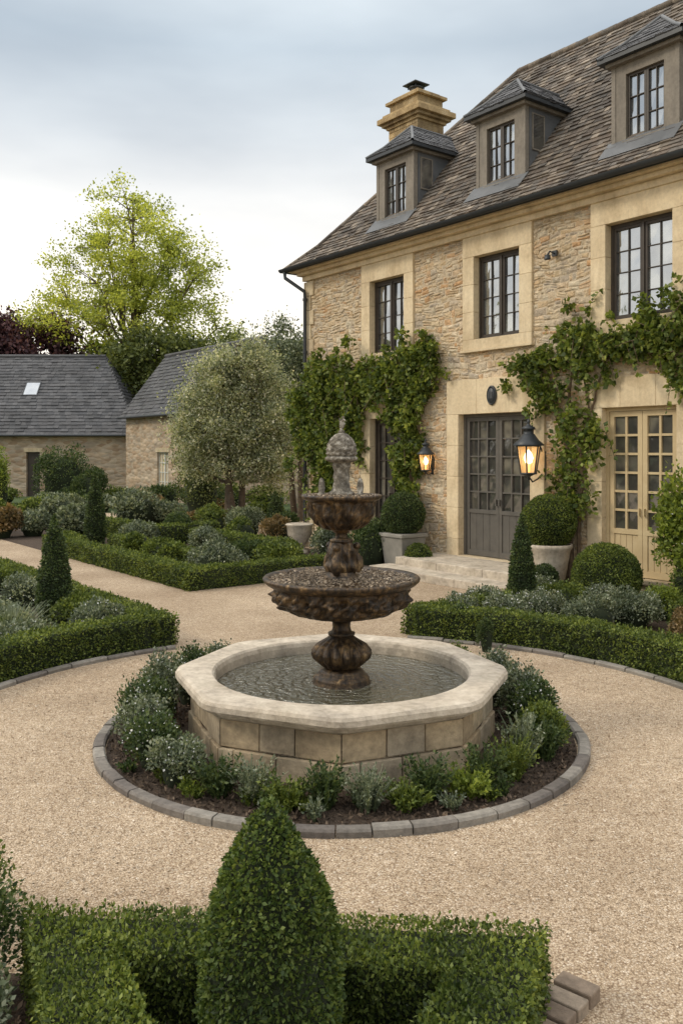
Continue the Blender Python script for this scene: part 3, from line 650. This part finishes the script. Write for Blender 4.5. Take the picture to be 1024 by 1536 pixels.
# ------------------------------------------------------------------ fountain
ft=empty('stone_fountain',(FC[0],FC[1],0))
def octf(th):
    a=(th+math.pi/2)%(math.pi/4)-math.pi/8; q=math.cos(math.pi/8)/math.cos(a); return min(q,.98)
mb=MB()
prof=[(1.06,.2,0),(1.06,.50,0),(1.07,.535,0),(1.09,.552,.05),(1.20,.555,.4),(1.385,.557,1),(1.415,.548,1),(1.43,.525,1),(1.43,.485,1),(1.415,.465,1),(1.38,.455,1),(1.35,.45,1),(1.335,.42,1),(1.30,.40,1),(1.2,.40,1)]
mb.lathe([(p[0],p[1]) for p in prof],160,(0,0,0),lambda th,j,r,z:r*(1-prof[j][2]+prof[j][2]*octf(th))+.003*math.sin(th*37+j)*math.sin(th*13),0,False,None,-math.pi/2)
mb.obj('coping',[M_cop],ft)
mb=MB()
mb.lathe([(1.255,0),(1.255,.41)],160,(0,0,0),lambda th,j,r,z:r*octf(th),1,False,.3,-math.pi/2)
for s in range(8):
    a0=-math.pi/2+s*math.pi/4;a1=a0+math.pi/4
    for (z0,z1,R,nb,off) in ((.19,.40,1.28,3,0),(.0,.185,1.30,3,.5)):
        p0=Vector((math.cos(a0),math.sin(a0)))*R;p1=Vector((math.cos(a1),math.sin(a1)))*R
        cuts=[0]+[ (i+off*.9+random.uniform(-.12,.12))/nb for i in range(0 if off else 1,nb)]+[1]
        for i in range(len(cuts)-1):
            A=p0.lerp(p1,cuts[i]+.004);Bq=p0.lerp(p1,cuts[i+1]-.004); A2=A*.93;B2=Bq*.93; rr=random.random(); e=.006*random.random()
            A=A*(1+e);Bq=Bq*(1+e)
            mb.add([(*A,z0+.003),(*Bq,z0+.003),(*Bq,z1-.003),(*A,z1-.003),(*A2,z0+.003),(*B2,z0+.003),(*B2,z1-.003),(*A2,z1-.003)],[(0,1,2,3),(3,2,6,7),(0,4,5,1),(0,3,7,4),(1,5,6,2)],0,rr)
mb.obj('basin_wall',[M_block,M_mortar],ft,bevel=.007)
M_water,t,b=nt('water'); v=coords(t); b.inputs['Base Color'].default_value=(.085,.08,.05,1); b.inputs['Roughness'].default_value=.03; b.inputs['IOR'].default_value=1.55; b.inputs['Specular IOR Level'].default_value=1.0
wv=t.nodes.new('ShaderNodeTexWave'); wv.wave_type='RINGS'; wv.rings_direction='Z'; wv.inputs['Scale'].default_value=3.2; wv.inputs['Distortion'].default_value=9; wv.inputs['Detail'].default_value=3; wv.inputs['Detail Scale'].default_value=2.5; t.links.new(v,wv.inputs[0])
ad=t.nodes.new('ShaderNodeMath'); ml=t.nodes.new('ShaderNodeMath'); ml.operation='MULTIPLY'; ml.inputs[1].default_value=.35; t.links.new(wv.outputs['Fac'],ml.inputs[0]); t.links.new(ml.outputs[0],ad.inputs[0]); t.links.new(noise(t,v,12,4,.65),ad.inputs[1])
bump(t,b,ad.outputs[0],1.0,.05)
mb=MB(); mb.lathe([(1.07,0),(.001,0)],64,(0,0,.43)); mb.obj('water',[M_water],ft)
mb=MB(); mb.lathe([(1.2,.2),(.001,.2)],32); mb.obj('basin_floor',[M_mulch],ft)
def bronze():
    m,t,b=nt('aged_bronze'); v=coords(t)
    c=ramp(t,noise(t,v,9,6,.75),[(.016,.012,.009),(.045,.030,.018),(.12,.078,.038),(.27,.20,.115)],[.34,.49,.60,.72])
    sp=t.nodes.new('ShaderNodeMapping'); sp.inputs['Scale'].default_value=(16,16,1.2); cc=t.nodes.new('ShaderNodeTexCoord'); t.links.new(cc.outputs['Object'],sp.inputs[0])
    c=mix(t,c,ramp(t,noise(t,sp.outputs[0],2,4),[(.35,.33,.3),(1.8,1.7,1.5)],[.38,.62]),.9,'MULTIPLY')
    t.links.new(c,b.inputs['Base Color']); b.inputs['Roughness'].default_value=.38; b.inputs['Metallic'].default_value=.3; bump(t,b,noise(t,v,45,5,.7),.7,.012); return m
M_br=bronze()
def flute(n,amp,z0,z1,ph=0):
    def f(th,j,r,z):
        if z0<z<z1:
            w=math.sin(math.pi*(z-z0)/(z1-z0)); return r*(1+amp*w*(abs(math.sin(n*th/2+ph))*2-1))
        return r
    return f
def fine(prof,k=5):
    out=[]
    for (a,b),(c,d) in zip(prof[:-1],prof[1:]):
        for i in range(k): t=i/k; out.append((a+(c-a)*t,b+(d-b)*t))
    return out+[prof[-1]]
mb=MB()
mb.lathe([(.25,.36),(.25,.43),(.235,.45),(.24,.465),(.225,.49),(.19,.505),(.195,.52),(.17,.545),(.135,.555)],64)
mb.lathe(fine([(.125,.55),(.17,.575),(.225,.64),(.235,.69),(.20,.75),(.13,.80),(.095,.83)],4),144,(0,0,0),flute(16,.12,.555,.82))
mb.lathe([(.10,.825),(.115,.835),(.115,.85),(.085,.86),(.075,.90),(.08,.94),(.10,.955),(.12,.965),(.12,.98)],48)
mb.obj('pedestal',[M_br],ft)
mb=MB()
def gad(th,j,r,z):
    if .985<z<1.245 and r>.15:
        w=min(1,(z-.98)*8,(1.25-z)*14); return r*(1+w*(.045*math.cos(22*th)+.04*math.cos(9*th+z*30)+.03*math.sin(37*th-z*70)+.02*math.sin(5*th+z*90)))
    return r
mb.lathe(fine([(.10,.975),(.24,.985),(.40,1.02),(.50,1.07),(.555,1.13),(.565,1.19),(.57,1.245)],5)+[(.60,1.25),(.635,1.27),(.66,1.295),(.668,1.315),(.655,1.328),(.625,1.325),(.59,1.30),(.55,1.285),(.001,1.285)],208,(0,0,0),gad)
mb.obj('lower_bowl',[M_br],ft)
def debris(R,z,n,s,name):
    mb=MB()
    for i in range(n):
        a=random.random()*6.28;q=math.sqrt(random.random())*R; r=s*random.uniform(.5,1.3); h=.02*(1-q/R)
        c=(q*math.cos(a),q*math.sin(a),z+h+random.uniform(0,.008)); v=[(c[0]+random.uniform(-1,1)*r,c[1]+random.uniform(-1,1)*r,c[2]+random.uniform(-.3,.8)*r) for _ in range(5)]
        mb.add(v,[(0,1,2),(0,2,3),(0,3,4),(1,2,4),(0,1,4),(2,3,4)])
    mb.obj(name,[M_deb],ft)
M_deb=rampmat('debris',[(.09,.065,.045),(.24,.18,.12),(.38,.30,.21),(.52,.43,.33)],.9,.2)
debris(.61,1.303,3600,.013,'leaf_litter_lower'); debris(.30,2.008,900,.011,'leaf_litter_upper')
mb=MB()
mb.lathe([(.15,1.285),(.15,1.33),(.125,1.345),(.12,1.37)],40)
def carve(th,j,r,z): return r*(1+.16*math.cos(4*th+.6+z*5)+.07*math.cos(9*th+z*40)+.05*math.sin(z*55))
mb.lathe(fine([(.11,1.36),(.125,1.42),(.105,1.50),(.115,1.56),(.085,1.62)],6),72,(0,0,0),carve)
mb.lathe([(.085,1.61),(.10,1.625),(.10,1.64),(.055,1.655),(.05,1.69),(.07,1.705),(.09,1.72)],40)
for a in (.3,2.4,4.4):
    ca,sa=math.cos(a),math.sin(a); pts=[(ca*r,sa*r,z) for r,z in ((.13,1.36),(.155,1.41),(.15,1.47),(.12,1.52),(.125,1.56))]
    mb.tube(pts,[.03,.045,.04,.028,.03],10); mb.lathe([(.001,-.032),(.028,-.018),(.034,0),(.026,.022),(.001,.034)],12,(ca*.135,sa*.135,1.58))
mb.obj('carved_stem',[M_br],ft)
mb=MB()
def gad2(th,j,r,z):
    if 1.73<z<1.965 and r>.08: return r*(1+.045*math.cos(18*th)+.035*math.cos(7*th+z*25)+.02*math.sin(31*th-z*60))
    return r
mb.lathe(fine([(.07,1.715),(.15,1.73),(.22,1.78),(.265,1.85),(.275,1.91),(.285,1.965)],5)+[(.31,1.975),(.335,1.99),(.345,2.01),(.335,2.022),(.31,2.018),(.28,2.0),(.001,2.0)],160,(0,0,0),gad2)
mb.obj('upper_bowl',[M_br],ft)
mb=MB()
M_pal=solid('lichen_stone',[(.04,.035,.028),(.16,.14,.11),(.46,.43,.37)],22,.85,.8,50,dist=.015)
mb.lathe([(.11,2.0),(.11,2.04),(.085,2.055),(.07,2.09)],32)
mb.lathe(fine([(.068,2.08),(.06,2.2),(.072,2.30)],8),64,(0,0,0),lambda th,j,r,z:r*(1+.10*math.cos(6*th+z*20)+.08*math.sin(z*70)))
mb.lathe([(.075,2.29),(.12,2.305),(.14,2.32),(.14,2.335),(.125,2.345)],40)
mb.lathe(fine([(.12,2.345),(.13,2.39),(.118,2.45),(.09,2.50),(.05,2.535),(.02,2.55)],4),96,(0,0,0),lambda th,j,r,z:r*(1+.05*math.cos(12*th+(z*60//1)*3.1)+.04*math.sin(z*160)))
mb.lathe([(.018,2.54),(.03,2.555),(.014,2.575),(.012,2.60)],16)
mb.tube([(0,0,2.59),(.008,0,2.62),(-.005,0,2.65),(-.02,0,2.67)],[.018,.026,.016,.004],10)
mb.tube([(.006,0,2.635),(.014,0,2.665),(.012,0,2.685)],[.012,.010,.013],10)
mb.tube([(.0,.0,2.635),(.03,.025,2.655),(.045,.03,2.64)],[.012,.008,.002],6); mb.tube([(.0,.0,2.635),(.02,-.03,2.66),(.035,-.045,2.645)],[.012,.008,.002],6)
for a in (3.3,5.9):
    ca,sa=math.cos(a)*.17,math.sin(a)*.17; mb.lathe([(.035,2.0),(.035,2.03),(.024,2.04),(.03,2.09),(.024,2.13),(.016,2.155),(.002,2.165)],14,(ca,sa,0))
mb.obj('finial_column',[M_pal],ft)
# ------------------------------------------------------------------ planting: ring around fountain
def ringp(a,r): return (FC[0]+r*math.sin(math.radians(a)),FC[1]+r*math.cos(math.radians(a)))
for a,r,rad,h,k in [(-60,1.64,.25,.60,0),(-76,1.64,.25,.58,1),(-92,1.64,.25,.52,0),(-106,1.64,.25,.46,1),(-121,1.64,.24,.42,0),(-135,1.66,.21,.36,1),(-45,1.62,.22,.55,1),(62,1.62,.23,.55,1),(78,1.62,.24,.50,1),(92,1.63,.24,.46,0),(106,1.63,.22,.40,2),(45,1.60,.2,.5,2)]:
    x,y=ringp(a,r); shrub((x,y),rad,h,4200,.028,[L_dark,L_grey,L_box][k],'shrub',.06 if k<2 else .0,loose=.65,parts=14,core=.8)
for a,r,h,m,ls in [(-149,1.62,.34,L_dark,5),(-158,1.60,.36,L_grey,4),(-167,1.66,.26,L_box,5),(-176,1.58,.36,L_dark,5),(174,1.64,.34,L_grey,4),(165,1.66,.22,L_box,5),(158,1.58,.36,L_dark,5),(148,1.66,.24,L_lime,6),(141,1.60,.38,L_dark,5),(131,1.64,.40,L_box,4),(121,1.60,.46,L_grey,5),(113,1.7,.4,L_dark,5)]:
    x,y=ringp(a,r); tuft((x,y),.165,h,110,m,'perennial_plant',.0055,lf=15,ls=ls)
for i in range(24):
    a=random.uniform(100,260); x,y=ringp(a,random.uniform(1.5,1.84)); tuft((x,y),random.uniform(.06,.11),random.uniform(.08,.2),40,random.choice([L_dark,L_box,L_grey,L_lime]),'perennial_plant',.005,lf=8)
pl=Plant(); n=9000; a=rng.random(n)*6.28; r=1.35+rng.random(n)*.56; P=np.column_stack([r*np.sin(a),7.37+r*np.cos(a),.012+rng.random(n)*.02])
pl.leaves(P,np.tile([0,0,1.],(n,1)),.035,.008,0,.2)
n=5000; P=np.column_stack([-1.5+rng.random(n)*2.1,2.4+rng.random(n)*1.3,.012+rng.random(n)*.02]); pl.leaves(P,np.tile([0,0,1.],(n,1)),.035,.008,0,.2)
pl.obj('bark_mulch',[rampmat('bark_chip',[(.03,.019,.012),(.07,.045,.028),(.13,.09,.06),(.2,.145,.1)],1,.2)])
# hedges
hedge(arc(3.97,14,104,22),.38,.38,.030,4400)
hedge([(.90,11.20),(3.45,13.15)],.34,.36,.034,3400)
hedge(arc(3.97,-112,-35.5,18),.38,.38,.030,4400)
hedge([(-2.14,10.55),(-7.9,18.0)],.34,.36,.034,3200)
hedge([(-4.1,10.2),(-6.6,13.4),(-9.6,11.0)],.34,.36,.036,2600)
hedge([uv(-8.3,-5.42),uv(-1.02,-5.42),uv(-1.02,-2.0)],.38,.37,.036,3000)
hedge([uv(-7.6,-4.1),uv(-2.6,-4.1)],.34,.36,.04,2400)
hedge([uv(-12,-3.0),uv(-7.8,-3.0),uv(-7.8,-1.2)],.4,.5,.05,1600)
hedge([uv(-7.0,-2.2),uv(-3.2,-2.2)],.4,.45,.05,1800)
hedge([(4.3,10.9),(5.6,11.9),(7.2,10.6)],.45,.45,.036,2600)
hedge([(5.0,12.9),(6.6,11.5)],.5,.55,.036,2600)
hedge([(-.66,2.65),(-1.17,3.76),(.66,3.62),(.28,2.6)],.34,.335,.020,12000,rough=.022)
topiary('cone_topiary',(-.262,3.18,0),[(.14,.05),(.20,.12),(.24,.25),(.255,.40),(.252,.52),(.235,.66),(.20,.79),(.155,.90),(.10,.99),(.05,1.06),(.006,1.12)],.019,17500,leafmat('leaf_cone',[(.020,.040,.011),(.046,.078,.017),(.08,.12,.026),(.14,.18,.045)]),.012)
def cone(x,y,r,h,L=.035,d=4500,m=None): topiary('cone_topiary',(x,y,0),[(r*.8,.03),(r,.15*h),(r*.97,.3*h),(r*.82,.5*h),(r*.6,.7*h),(r*.32,.87*h),(.01,h)],L,d,m or L_dark)
cone(-4.0,12.1,.24,1.5); cone(-6.3,22.2,.27,1.85,.045,2500); cone(2.62,12.6,.21,1.48); cone(-1.9,25,.3,1.2,.05,2000)
topiary('ball_topiary',(4.12,13.5,0),ballprof(.53,.42),.032,5000,L_box)
topiary('ball_topiary',(3.38,14.5,0),ballprof(.24,.25),.03,5000,L_dark)
x,y=uv(2.64,-.50); topiary('ball_topiary',(x,y,0),ballprof(.47,1.16),.032,4800,L_box)
mb=MB(); mb.lathe([(.22,0),(.25,.02),(.33,.45),(.37,.66),(.40,.70),(.40,.76),(.36,.76),(.34,.70),(.001,.69)],32); mb.obj('stone_planter',[M_cop],loc=(x,y,.02))
x,y=uv(-1.02,-.62); topiary('ball_topiary',(x,y,0),ballprof(.45,1.08),.034,4200,L_dark)
mb=MB(); 
mb.add([(-.27,-.27,0),(.27,-.27,0),(.27,.27,0),(-.27,.27,0),(-.33,-.33,.6),(.33,-.33,.6),(.33,.33,.6),(-.33,.33,.6)],[(0,1,5,4),(1,2,6,5),(2,3,7,6),(3,0,4,7),(4,5,6,7)]); mb.box((-.36,-.36,.601),(.36,.36,.68))
o=mb.obj('stone_planter',[solid('planter_stone',[(.2,.19,.165),(.32,.30,.26)],3,.85,.4,40)],loc=(x,y,.02),bevel=.015); o.rotation_euler=house.rotation_euler
x,y=uv(-.42,-.75); topiary('ball_topiary',(x,y,0),ballprof(.27,.27),.034,4200,L_box)
mb=MB(); mb.lathe([(.2,0),(.2,.05),(.12,.1),(.15,.2),(.28,.42),(.3,.62),(.34,.66),(.3,.68),(.001,.66)],28); mb.obj('stone_urn',[M_cop],loc=(-.98,20.3,.0))
for x,y,r,h,m,f in [(-2.35,16.3,.62,.72,L_grey,0),(-1.15,17.7,.62,.62,L_box,0),(-3.75,18.2,.5,.55,L_box,0),(.62,18.2,.55,.95,L_dark,.0),(.95,18.9,.4,.8,L_grey,.0),(-2.5,21.8,.5,.75,L_box,0),(-1.6,21.6,.42,.8,L_rust,0),(-3.1,20.3,.5,.6,L_grey,0),(-4.6,19.6,.5,.6,L_box,0),(-5.0,21.3,.5,.7,L_grey,0),(-6.4,20.3,.45,.5,L_box,0),(-.2,19.0,.5,.7,L_grey,.03),(-.3,20.6,.5,.9,L_box,0),(-2.0,18.6,.4,.5,L_dark,0),(-4.2,22.8,.5,.8,L_dark,0),(-3.6,24,.6,.9,L_box,0),(-2.6,23.4,.6,.9,L_grey,0),(-1.5,23.2,.5,.9,L_dark,0)]:
    shrub((x,y),r,h,5000,.05,m,'shrub',f,loose=.35)
for x,y,r,h,m,f in [(-3.15,11.0,.42,.50,L_grey,.04),(-4.55,11.2,.5,.5,L_grey,0),(-5.6,11.9,.5,.5,L_dark,0),(-3.7,11.9,.4,.42,L_box,0),(-4.9,13.3,.5,.5,L_grey,.03),(-5.9,14.6,.5,.5,L_box,0),(-6.9,15.9,.5,.5,L_dark,0),(-3.6,9.9,.45,.48,L_grey,.03),(-4.6,9.6,.5,.5,L_box,0),(-5.7,10.3,.5,.55,L_grey,0),(-7,12.5,.6,.6,L_dark,0),(-5.2,8.6,.5,.5,L_grey,0)]:
    shrub((x,y),r,h,4800,.038,m,'shrub',f,loose=.5,parts=11)
tuft((-4.05,10.6),.4,.6,500,L_grey,'lavender_plant',.008); tuft((-4.5,10.3),.4,.55,500,L_grey,'lavender_plant',.008)
for x,y,r,h,m,f in [(1.55,11.75,.32,.46,L_grey,.10),(2.0,12.2,.34,.5,L_grey,.12),(2.15,11.6,.34,.48,L_grey,.08),(2.75,12.05,.36,.48,L_grey,.08),(3.2,12.5,.4,.5,L_box,.0),(3.3,11.4,.42,.50,L_grey,0),(3.9,11.7,.42,.55,L_grey,0),(3.7,12.6,.4,.5,L_grey,.05),(4.5,12.3,.35,.5,L_lime,.0),(4.4,10.9,.32,.45,L_rust,0),(4.2,10.2,.35,.45,L_rust,0),(4.9,10.0,.4,.5,L_rust,0),(2.9,13.2,.4,.5,L_grey,.06),(5.2,9.2,.5,.5,L_dark,0),(5.8,12.6,.5,.9,L_box,0),(5.9,11.2,.5,.5,L_grey,0),(1.5,11.1,.2,.42,L_dark,.05)]:
    shrub((x,y),r,h,5000,.034,m,'shrub',f,loose=.5,parts=11)
x,y=uv(5.05,-.35); shrub((x,y),.42,2.1,4500,.07,L_lime,'climbing_rose',.01,loose=.8,parts=14,core=.4)
shrub((1.72,10.3),.11,.42,2500,.022,L_dark,'shrub')
for x,y,r,h,m in [(-1.62,3.72,.23,.62,L_dark),(-1.45,3.35,.22,.5,L_grey),(-1.25,2.95,.2,.42,L_rust),(-2.0,4.3,.35,.55,L_box),(-.66,3.3,.16,.16,L_grey),(.12,3.15,.2,.2,L_dark),(0,2.9,.18,.18,L_box),(-.55,2.95,.13,.16,L_dark)]:
    shrub((x,y),r,h,4400,.025,m,'shrub',0,loose=.65,parts=12,core=.75)
tuft((-.42,2.78),.08,.22,26,L_lime,'perennial_plant',.012)
cnt=0
while cnt<40:
    x=random.uniform(-16,-2.5); y=random.uniform(24.5,39)
    k=x/y
    if (k>-.1 and y<26) : continue
    cnt+=1; r=random.uniform(.5,1.05); shrub((x,y),r,r*random.uniform(.8,1.15),2600,.09,random.choice([L_box,L_dark,L_grey,L_dark,L_box,L_rust,L_grey]),'shrub',0,loose=.4)
for x,y,r,h,m in [(-9.3,23.6,.6,.95,L_rust),(-8.6,24.2,.5,.75,L_grey),(-10.3,25,.7,1.1,L_box),(-7.6,24.6,.6,.9,L_grey),(-11.5,36,1.3,2.7,L_dark),(-10.2,35.2,.8,1.8,L_dark),(-5.4,33.4,1.0,4.6,L_box),(-5.0,31,.9,2.4,L_mid),(-13.2,33,.8,2.6,L_lime)]:
    shrub((x,y),r,h,6500,.08,m,'shrub',0,loose=.35,parts=12)
# ------------------------------------------------------------------ trees
tree('ash_tree',(-12.7,53,0),5,19.2,[((-12.6,53,15.2),(3.6,3.2,4.0)),((-14.8,53,13.2),(3.4,2.6,2.8)),((-10.4,53,13.0),(3.3,2.6,2.9)),((-16.6,53,10.4),(3.0,2.6,2.0)),((-9.0,53,9.8),(3.2,2.6,2.4)),((-13,52,10.6),(3.6,2.6,2.6))],300,150,.15,L_tree,.34,.95,18,.36,.45,1,.30)
tree('copper_beech',(-18.8,54.0,0),2,11,[((-19.2,54.0,7.9),(3.4,2.8,3.0)),((-22.0,54.0,7.8),(3,3,3.4))],120,300,.26,L_copper,.3,1.1,8)
tree('background_tree',(-10.6,50,0),1,9.5,[((-11.0,50,6.6),(2.6,2,3.0)),((-8.8,50,6.4),(2.4,2,2.8)),((-7.0,49,6.2),(2.2,2,2.8))],120,280,.22,L_mid,.25,.95,8)
tree('background_tree',(-15,58,0),1,9,[((-15.2,58,7.4),(2.4,2,2.8)),((-13.0,58,7.0),(3,2,2.6))],70,260,.28,L_lime,.25,1.1,6)
tree('background_tree',(-4.5,52,0),1,9,[((-5.5,52,5.6),(3.6,2,3.2)),((-1.5,52,5.5),(3.6,2,3.4))],90,260,.28,L_mid,.25,1.1,6)
tree('olive_tree',(-3.3,27,0),1.0,6.1,[((-3.9,27,3.7),(1.25,1.3,1.9)),((-2.7,27,3.8),(1.2,1.3,1.9)),((-4.3,27,2.5),(.95,1.1,1.3)),((-2.3,26.8,2.4),(1.1,1.1,1.3)),((-3.3,26.6,2.6),(1.2,1.1,1.2)),((-3.2,27,5.0),(.9,1,1.1))],380,260,.08,L_olive,.12,.45,8,.26,.3,3,.42)
tree('olive_tree',(-1.6,29.5,0),1.5,6.8,[((-1.7,29.5,4.8),(1.3,1.2,2.0)),((-.8,29.5,4.6),(1.2,1.2,2.0))],130,240,.095,L_grey,.12,.55,6,.28,.5,2,.5)
pl=Plant()
for i in range(150):
    if i<90: c=np.array([random.uniform(-44,-36),random.uniform(-15,40),random.uniform(1,7.5)])
    else: c=np.array([random.uniform(-60,40),random.uniform(75,90),random.uniform(1,6.5)])
    m=300; P=c+rng.normal(size=(m,3))*np.array([1.5,1.8,1.3]); P[:,2]=np.maximum(P[:,2],.1); pl.leaves(P,unit(P-c),.55,.2,0,.6)
pl.obj('distant_trees',[L_mid])
# ------------------------------------------------------------------ climbers on the house
def vine(paths,stems,L,mat,name='climbing_vine',dens=650):
    pl=Plant()
    for pts,rad,d in paths:
        pts=np.array(pts,float); seg=np.linalg.norm(np.diff(pts,axis=0),axis=1); n=int(seg.sum()*rad*dens*d*7)
        k=max(14,int(seg.sum()/rad*14)); 
        i=rng.choice(len(seg),k,p=seg/seg.sum()); t=rng.random((k,1)); cc=pts[i]*(1-t)+pts[i+1]*t
        cc=cc+rng.normal(size=(k,2))*rad*.62; rr=rad*(.10+.36*rng.random(k)**1.5); vv=-.10-rng.random(k)*rad*.6
        pw=rr**1.6; j=rng.choice(k,n,p=pw/pw.sum()); D=unit(rng.normal(size=(n,3))); D[:,1]-=.4; D=unit(D)
        P=np.column_stack([cc[j,0],vv[j],cc[j,1]])+D*rr[j][:,None]*(.45+.9*rng.random((n,1)))*np.array([1,.6,1]); P[:,1]=np.minimum(P[:,1],-.07)
        W=np.column_stack([HO[0]+P[:,0]*UD[0]+P[:,1]*VD[0],HO[1]+P[:,0]*UD[1]+P[:,1]*VD[1],P[:,2]])
        Dw=np.column_stack([D[:,0]*UD[0]+D[:,1]*VD[0],D[:,0]*UD[1]+D[:,1]*VD[1],D[:,2]])
        pl.leaves(W,Dw,L,L*.38,1,.5,-.25)
        for _ in range(int(seg.sum()*10*d)):
            a=rng.integers(0,k); p0=np.array([cc[a,0],vv[a],cc[a,1]]); dr=np.array([random.uniform(-1,1),random.uniform(-.5,.1),random.uniform(-1,.9)])*rad*1.5
            tt=np.linspace(0,1,16)[:,None]; q=p0+dr*tt+np.array([0,0,-.15])*tt**2; q[:,1]=np.minimum(q[:,1],-.06)
            Wq=np.column_stack([HO[0]+q[:,0]*UD[0]+q[:,1]*VD[0],HO[1]+q[:,0]*UD[1]+q[:,1]*VD[1],q[:,2]])
            pl.leaves(Wq,unit(rng.normal(size=Wq.shape)),L,L*.38,1,.5,0)
            V,F=tube(Wq[::3],np.full(len(Wq[::3]),.005),4); pl.quads(V,F,0)
    for pts,r0 in stems:
        q=[]
        for a,b in zip(pts[:-1],pts[1:]):
            for s in range(5): t=s/5; q.append((a[0]+(b[0]-a[0])*t+random.uniform(-.03,.03),-.10+random.uniform(-.03,.02),a[1]+(b[1]-a[1])*t+random.uniform(-.02,.02)))
        q.append((pts[-1][0],-.1,pts[-1][1])); W=[(*uv(a,b),c) for a,b,c in q]
        V,F=tube(W,np.linspace(r0,r0*.45,len(W)),6); pl.quads(V,F,0)
    return pl.obj(name,[M_vinebark,mat],(*uv(pts[0][0],-.1),0))
L_vine=leafmat('leaf_vine',[(.035,.06,.014),(.08,.118,.024),(.135,.18,.038),(.23,.27,.065)],.35)
vine([([(-5.2,2.2),(-5.0,3.6),(-4.3,4.2),(-3.4,4.15)],.5,.9),([(-4.4,1.0),(-4.3,3.6)],.5,.9),([(-3.6,3.9),(-2.4,3.85),(-1.5,4.15),(-.85,4.4)],.42,1),([(-1.2,4.5),(-1.3,3.2),(-1.45,1.5)],.34,1.0),([(-1.75,4.0),(-1.8,2.9)],.25,1),([(-.95,4.8),(-.7,4.2),(-.75,3.7)],.25,.7),([(-3.1,3.7),(-3.4,2.4)],.3,1)],
     [([(-1.4,0),(-1.35,2),(-1.3,3.8)],.05),([(-4.4,0),(-4.3,3.6)],.06),([(-4.3,3.6),(-3,3.9),(-1.2,4.2)],.04)],.095,L_vine)
vine([([(1.85,3.85),(2.3,4.05),(3.0,4.2),(3.9,4.1),(4.9,4.15),(5.6,4.1)],.34,.9),([(2.1,3.9),(2.3,3.4),(2.5,3.1)],.26,.6),([(2.6,4.35),(3.2,4.5)],.2,.6),([(4.2,4.35),(5.2,4.7),(5.6,4.1)],.28,.7),([(2.75,3.7),(2.85,2.6),(3.0,1.3)],.30,.30),([(3.1,2.6),(3.3,2.9),(3.35,2.2)],.2,.4),([(2.5,2.0),(2.7,1.5)],.18,.4),([(4.7,3.8),(5.05,3.3)],.24,.6),([(5.1,1.8),(5.1,.6)],.3,.5)],
     [([(2.75,.0),(2.85,1.4),(2.7,2.6),(2.85,3.8)],.05),([(2.95,.2),(3.0,1.6),(3.1,2.8),(3.5,3.9)],.035),([(2.7,2.5),(2.4,3.3),(2.0,3.8)],.03),([(2.85,3.9),(4,4.0),(5.4,4.05)],.035),([(2.9,1.4),(2.6,1.8),(2.4,1.9)],.02),([(2.85,1.9),(3.2,2.5),(3.35,2.7)],.02),([(2.8,2.4),(2.5,2.9),(2.35,3.5)],.02),([(3.0,2.0),(3.15,3.2),(3.0,4.1)],.025)],.09,L_vine)
# ------------------------------------------------------------------ world, sun, camera
w=bpy.data.worlds.new('World'); S.world=w; w.use_nodes=True; t=w.node_tree; bg=t.nodes['Background']
sun_el,sun_az=math.radians(36),math.radians(-98)
sk=t.nodes.new('ShaderNodeTexSky'); sk.sky_type='NISHITA'; sk.sun_disc=False; sk.sun_elevation=sun_el; sk.sun_rotation=sun_az
tc=t.nodes.new('ShaderNodeTexCoord'); sp=t.nodes.new('ShaderNodeSeparateXYZ'); t.links.new(tc.outputs['Generated'],sp.inputs[0])
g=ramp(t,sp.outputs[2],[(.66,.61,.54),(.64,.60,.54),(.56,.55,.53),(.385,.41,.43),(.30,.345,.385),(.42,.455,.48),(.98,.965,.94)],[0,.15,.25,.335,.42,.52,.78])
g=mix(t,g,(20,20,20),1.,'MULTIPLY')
mp=t.nodes.new('ShaderNodeMapping'); mp.inputs['Scale'].default_value=(1,1,3.2); mp.inputs['Location'].default_value=(.35,.2,.1); t.links.new(tc.outputs['Generated'],mp.inputs[0])
n1=noise(t,mp.outputs[0],1.6,5,.5)
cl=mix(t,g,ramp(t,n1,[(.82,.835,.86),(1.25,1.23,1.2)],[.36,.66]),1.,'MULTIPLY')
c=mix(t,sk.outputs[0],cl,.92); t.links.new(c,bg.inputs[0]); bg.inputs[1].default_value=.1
l=bpy.data.lights.new('sun','SUN'); l.energy=1.5; l.angle=math.radians(12); l.color=(1,.88,.70); o=bpy.data.objects.new('sun',l); COL.objects.link(o)
d=Vector((math.sin(sun_az)*math.cos(sun_el),math.cos(sun_az)*math.cos(sun_el),math.sin(sun_el))); o.rotation_euler=d.to_track_quat('Z','Y').to_euler()
cam=bpy.data.cameras.new('camera'); cam.sensor_fit='VERTICAL'; cam.sensor_height=36; cam.lens=30.47; cam.shift_y=-93/1536; cam.clip_end=1500; cam.clip_start=.05
o=bpy.data.objects.new('camera',cam); COL.objects.link(o); o.location=(0,0,2.4); o.rotation_euler=(math.pi/2,0,0); S.camera=o
print('faces',sum(len(m.polygons) for m in bpy.data.meshes))
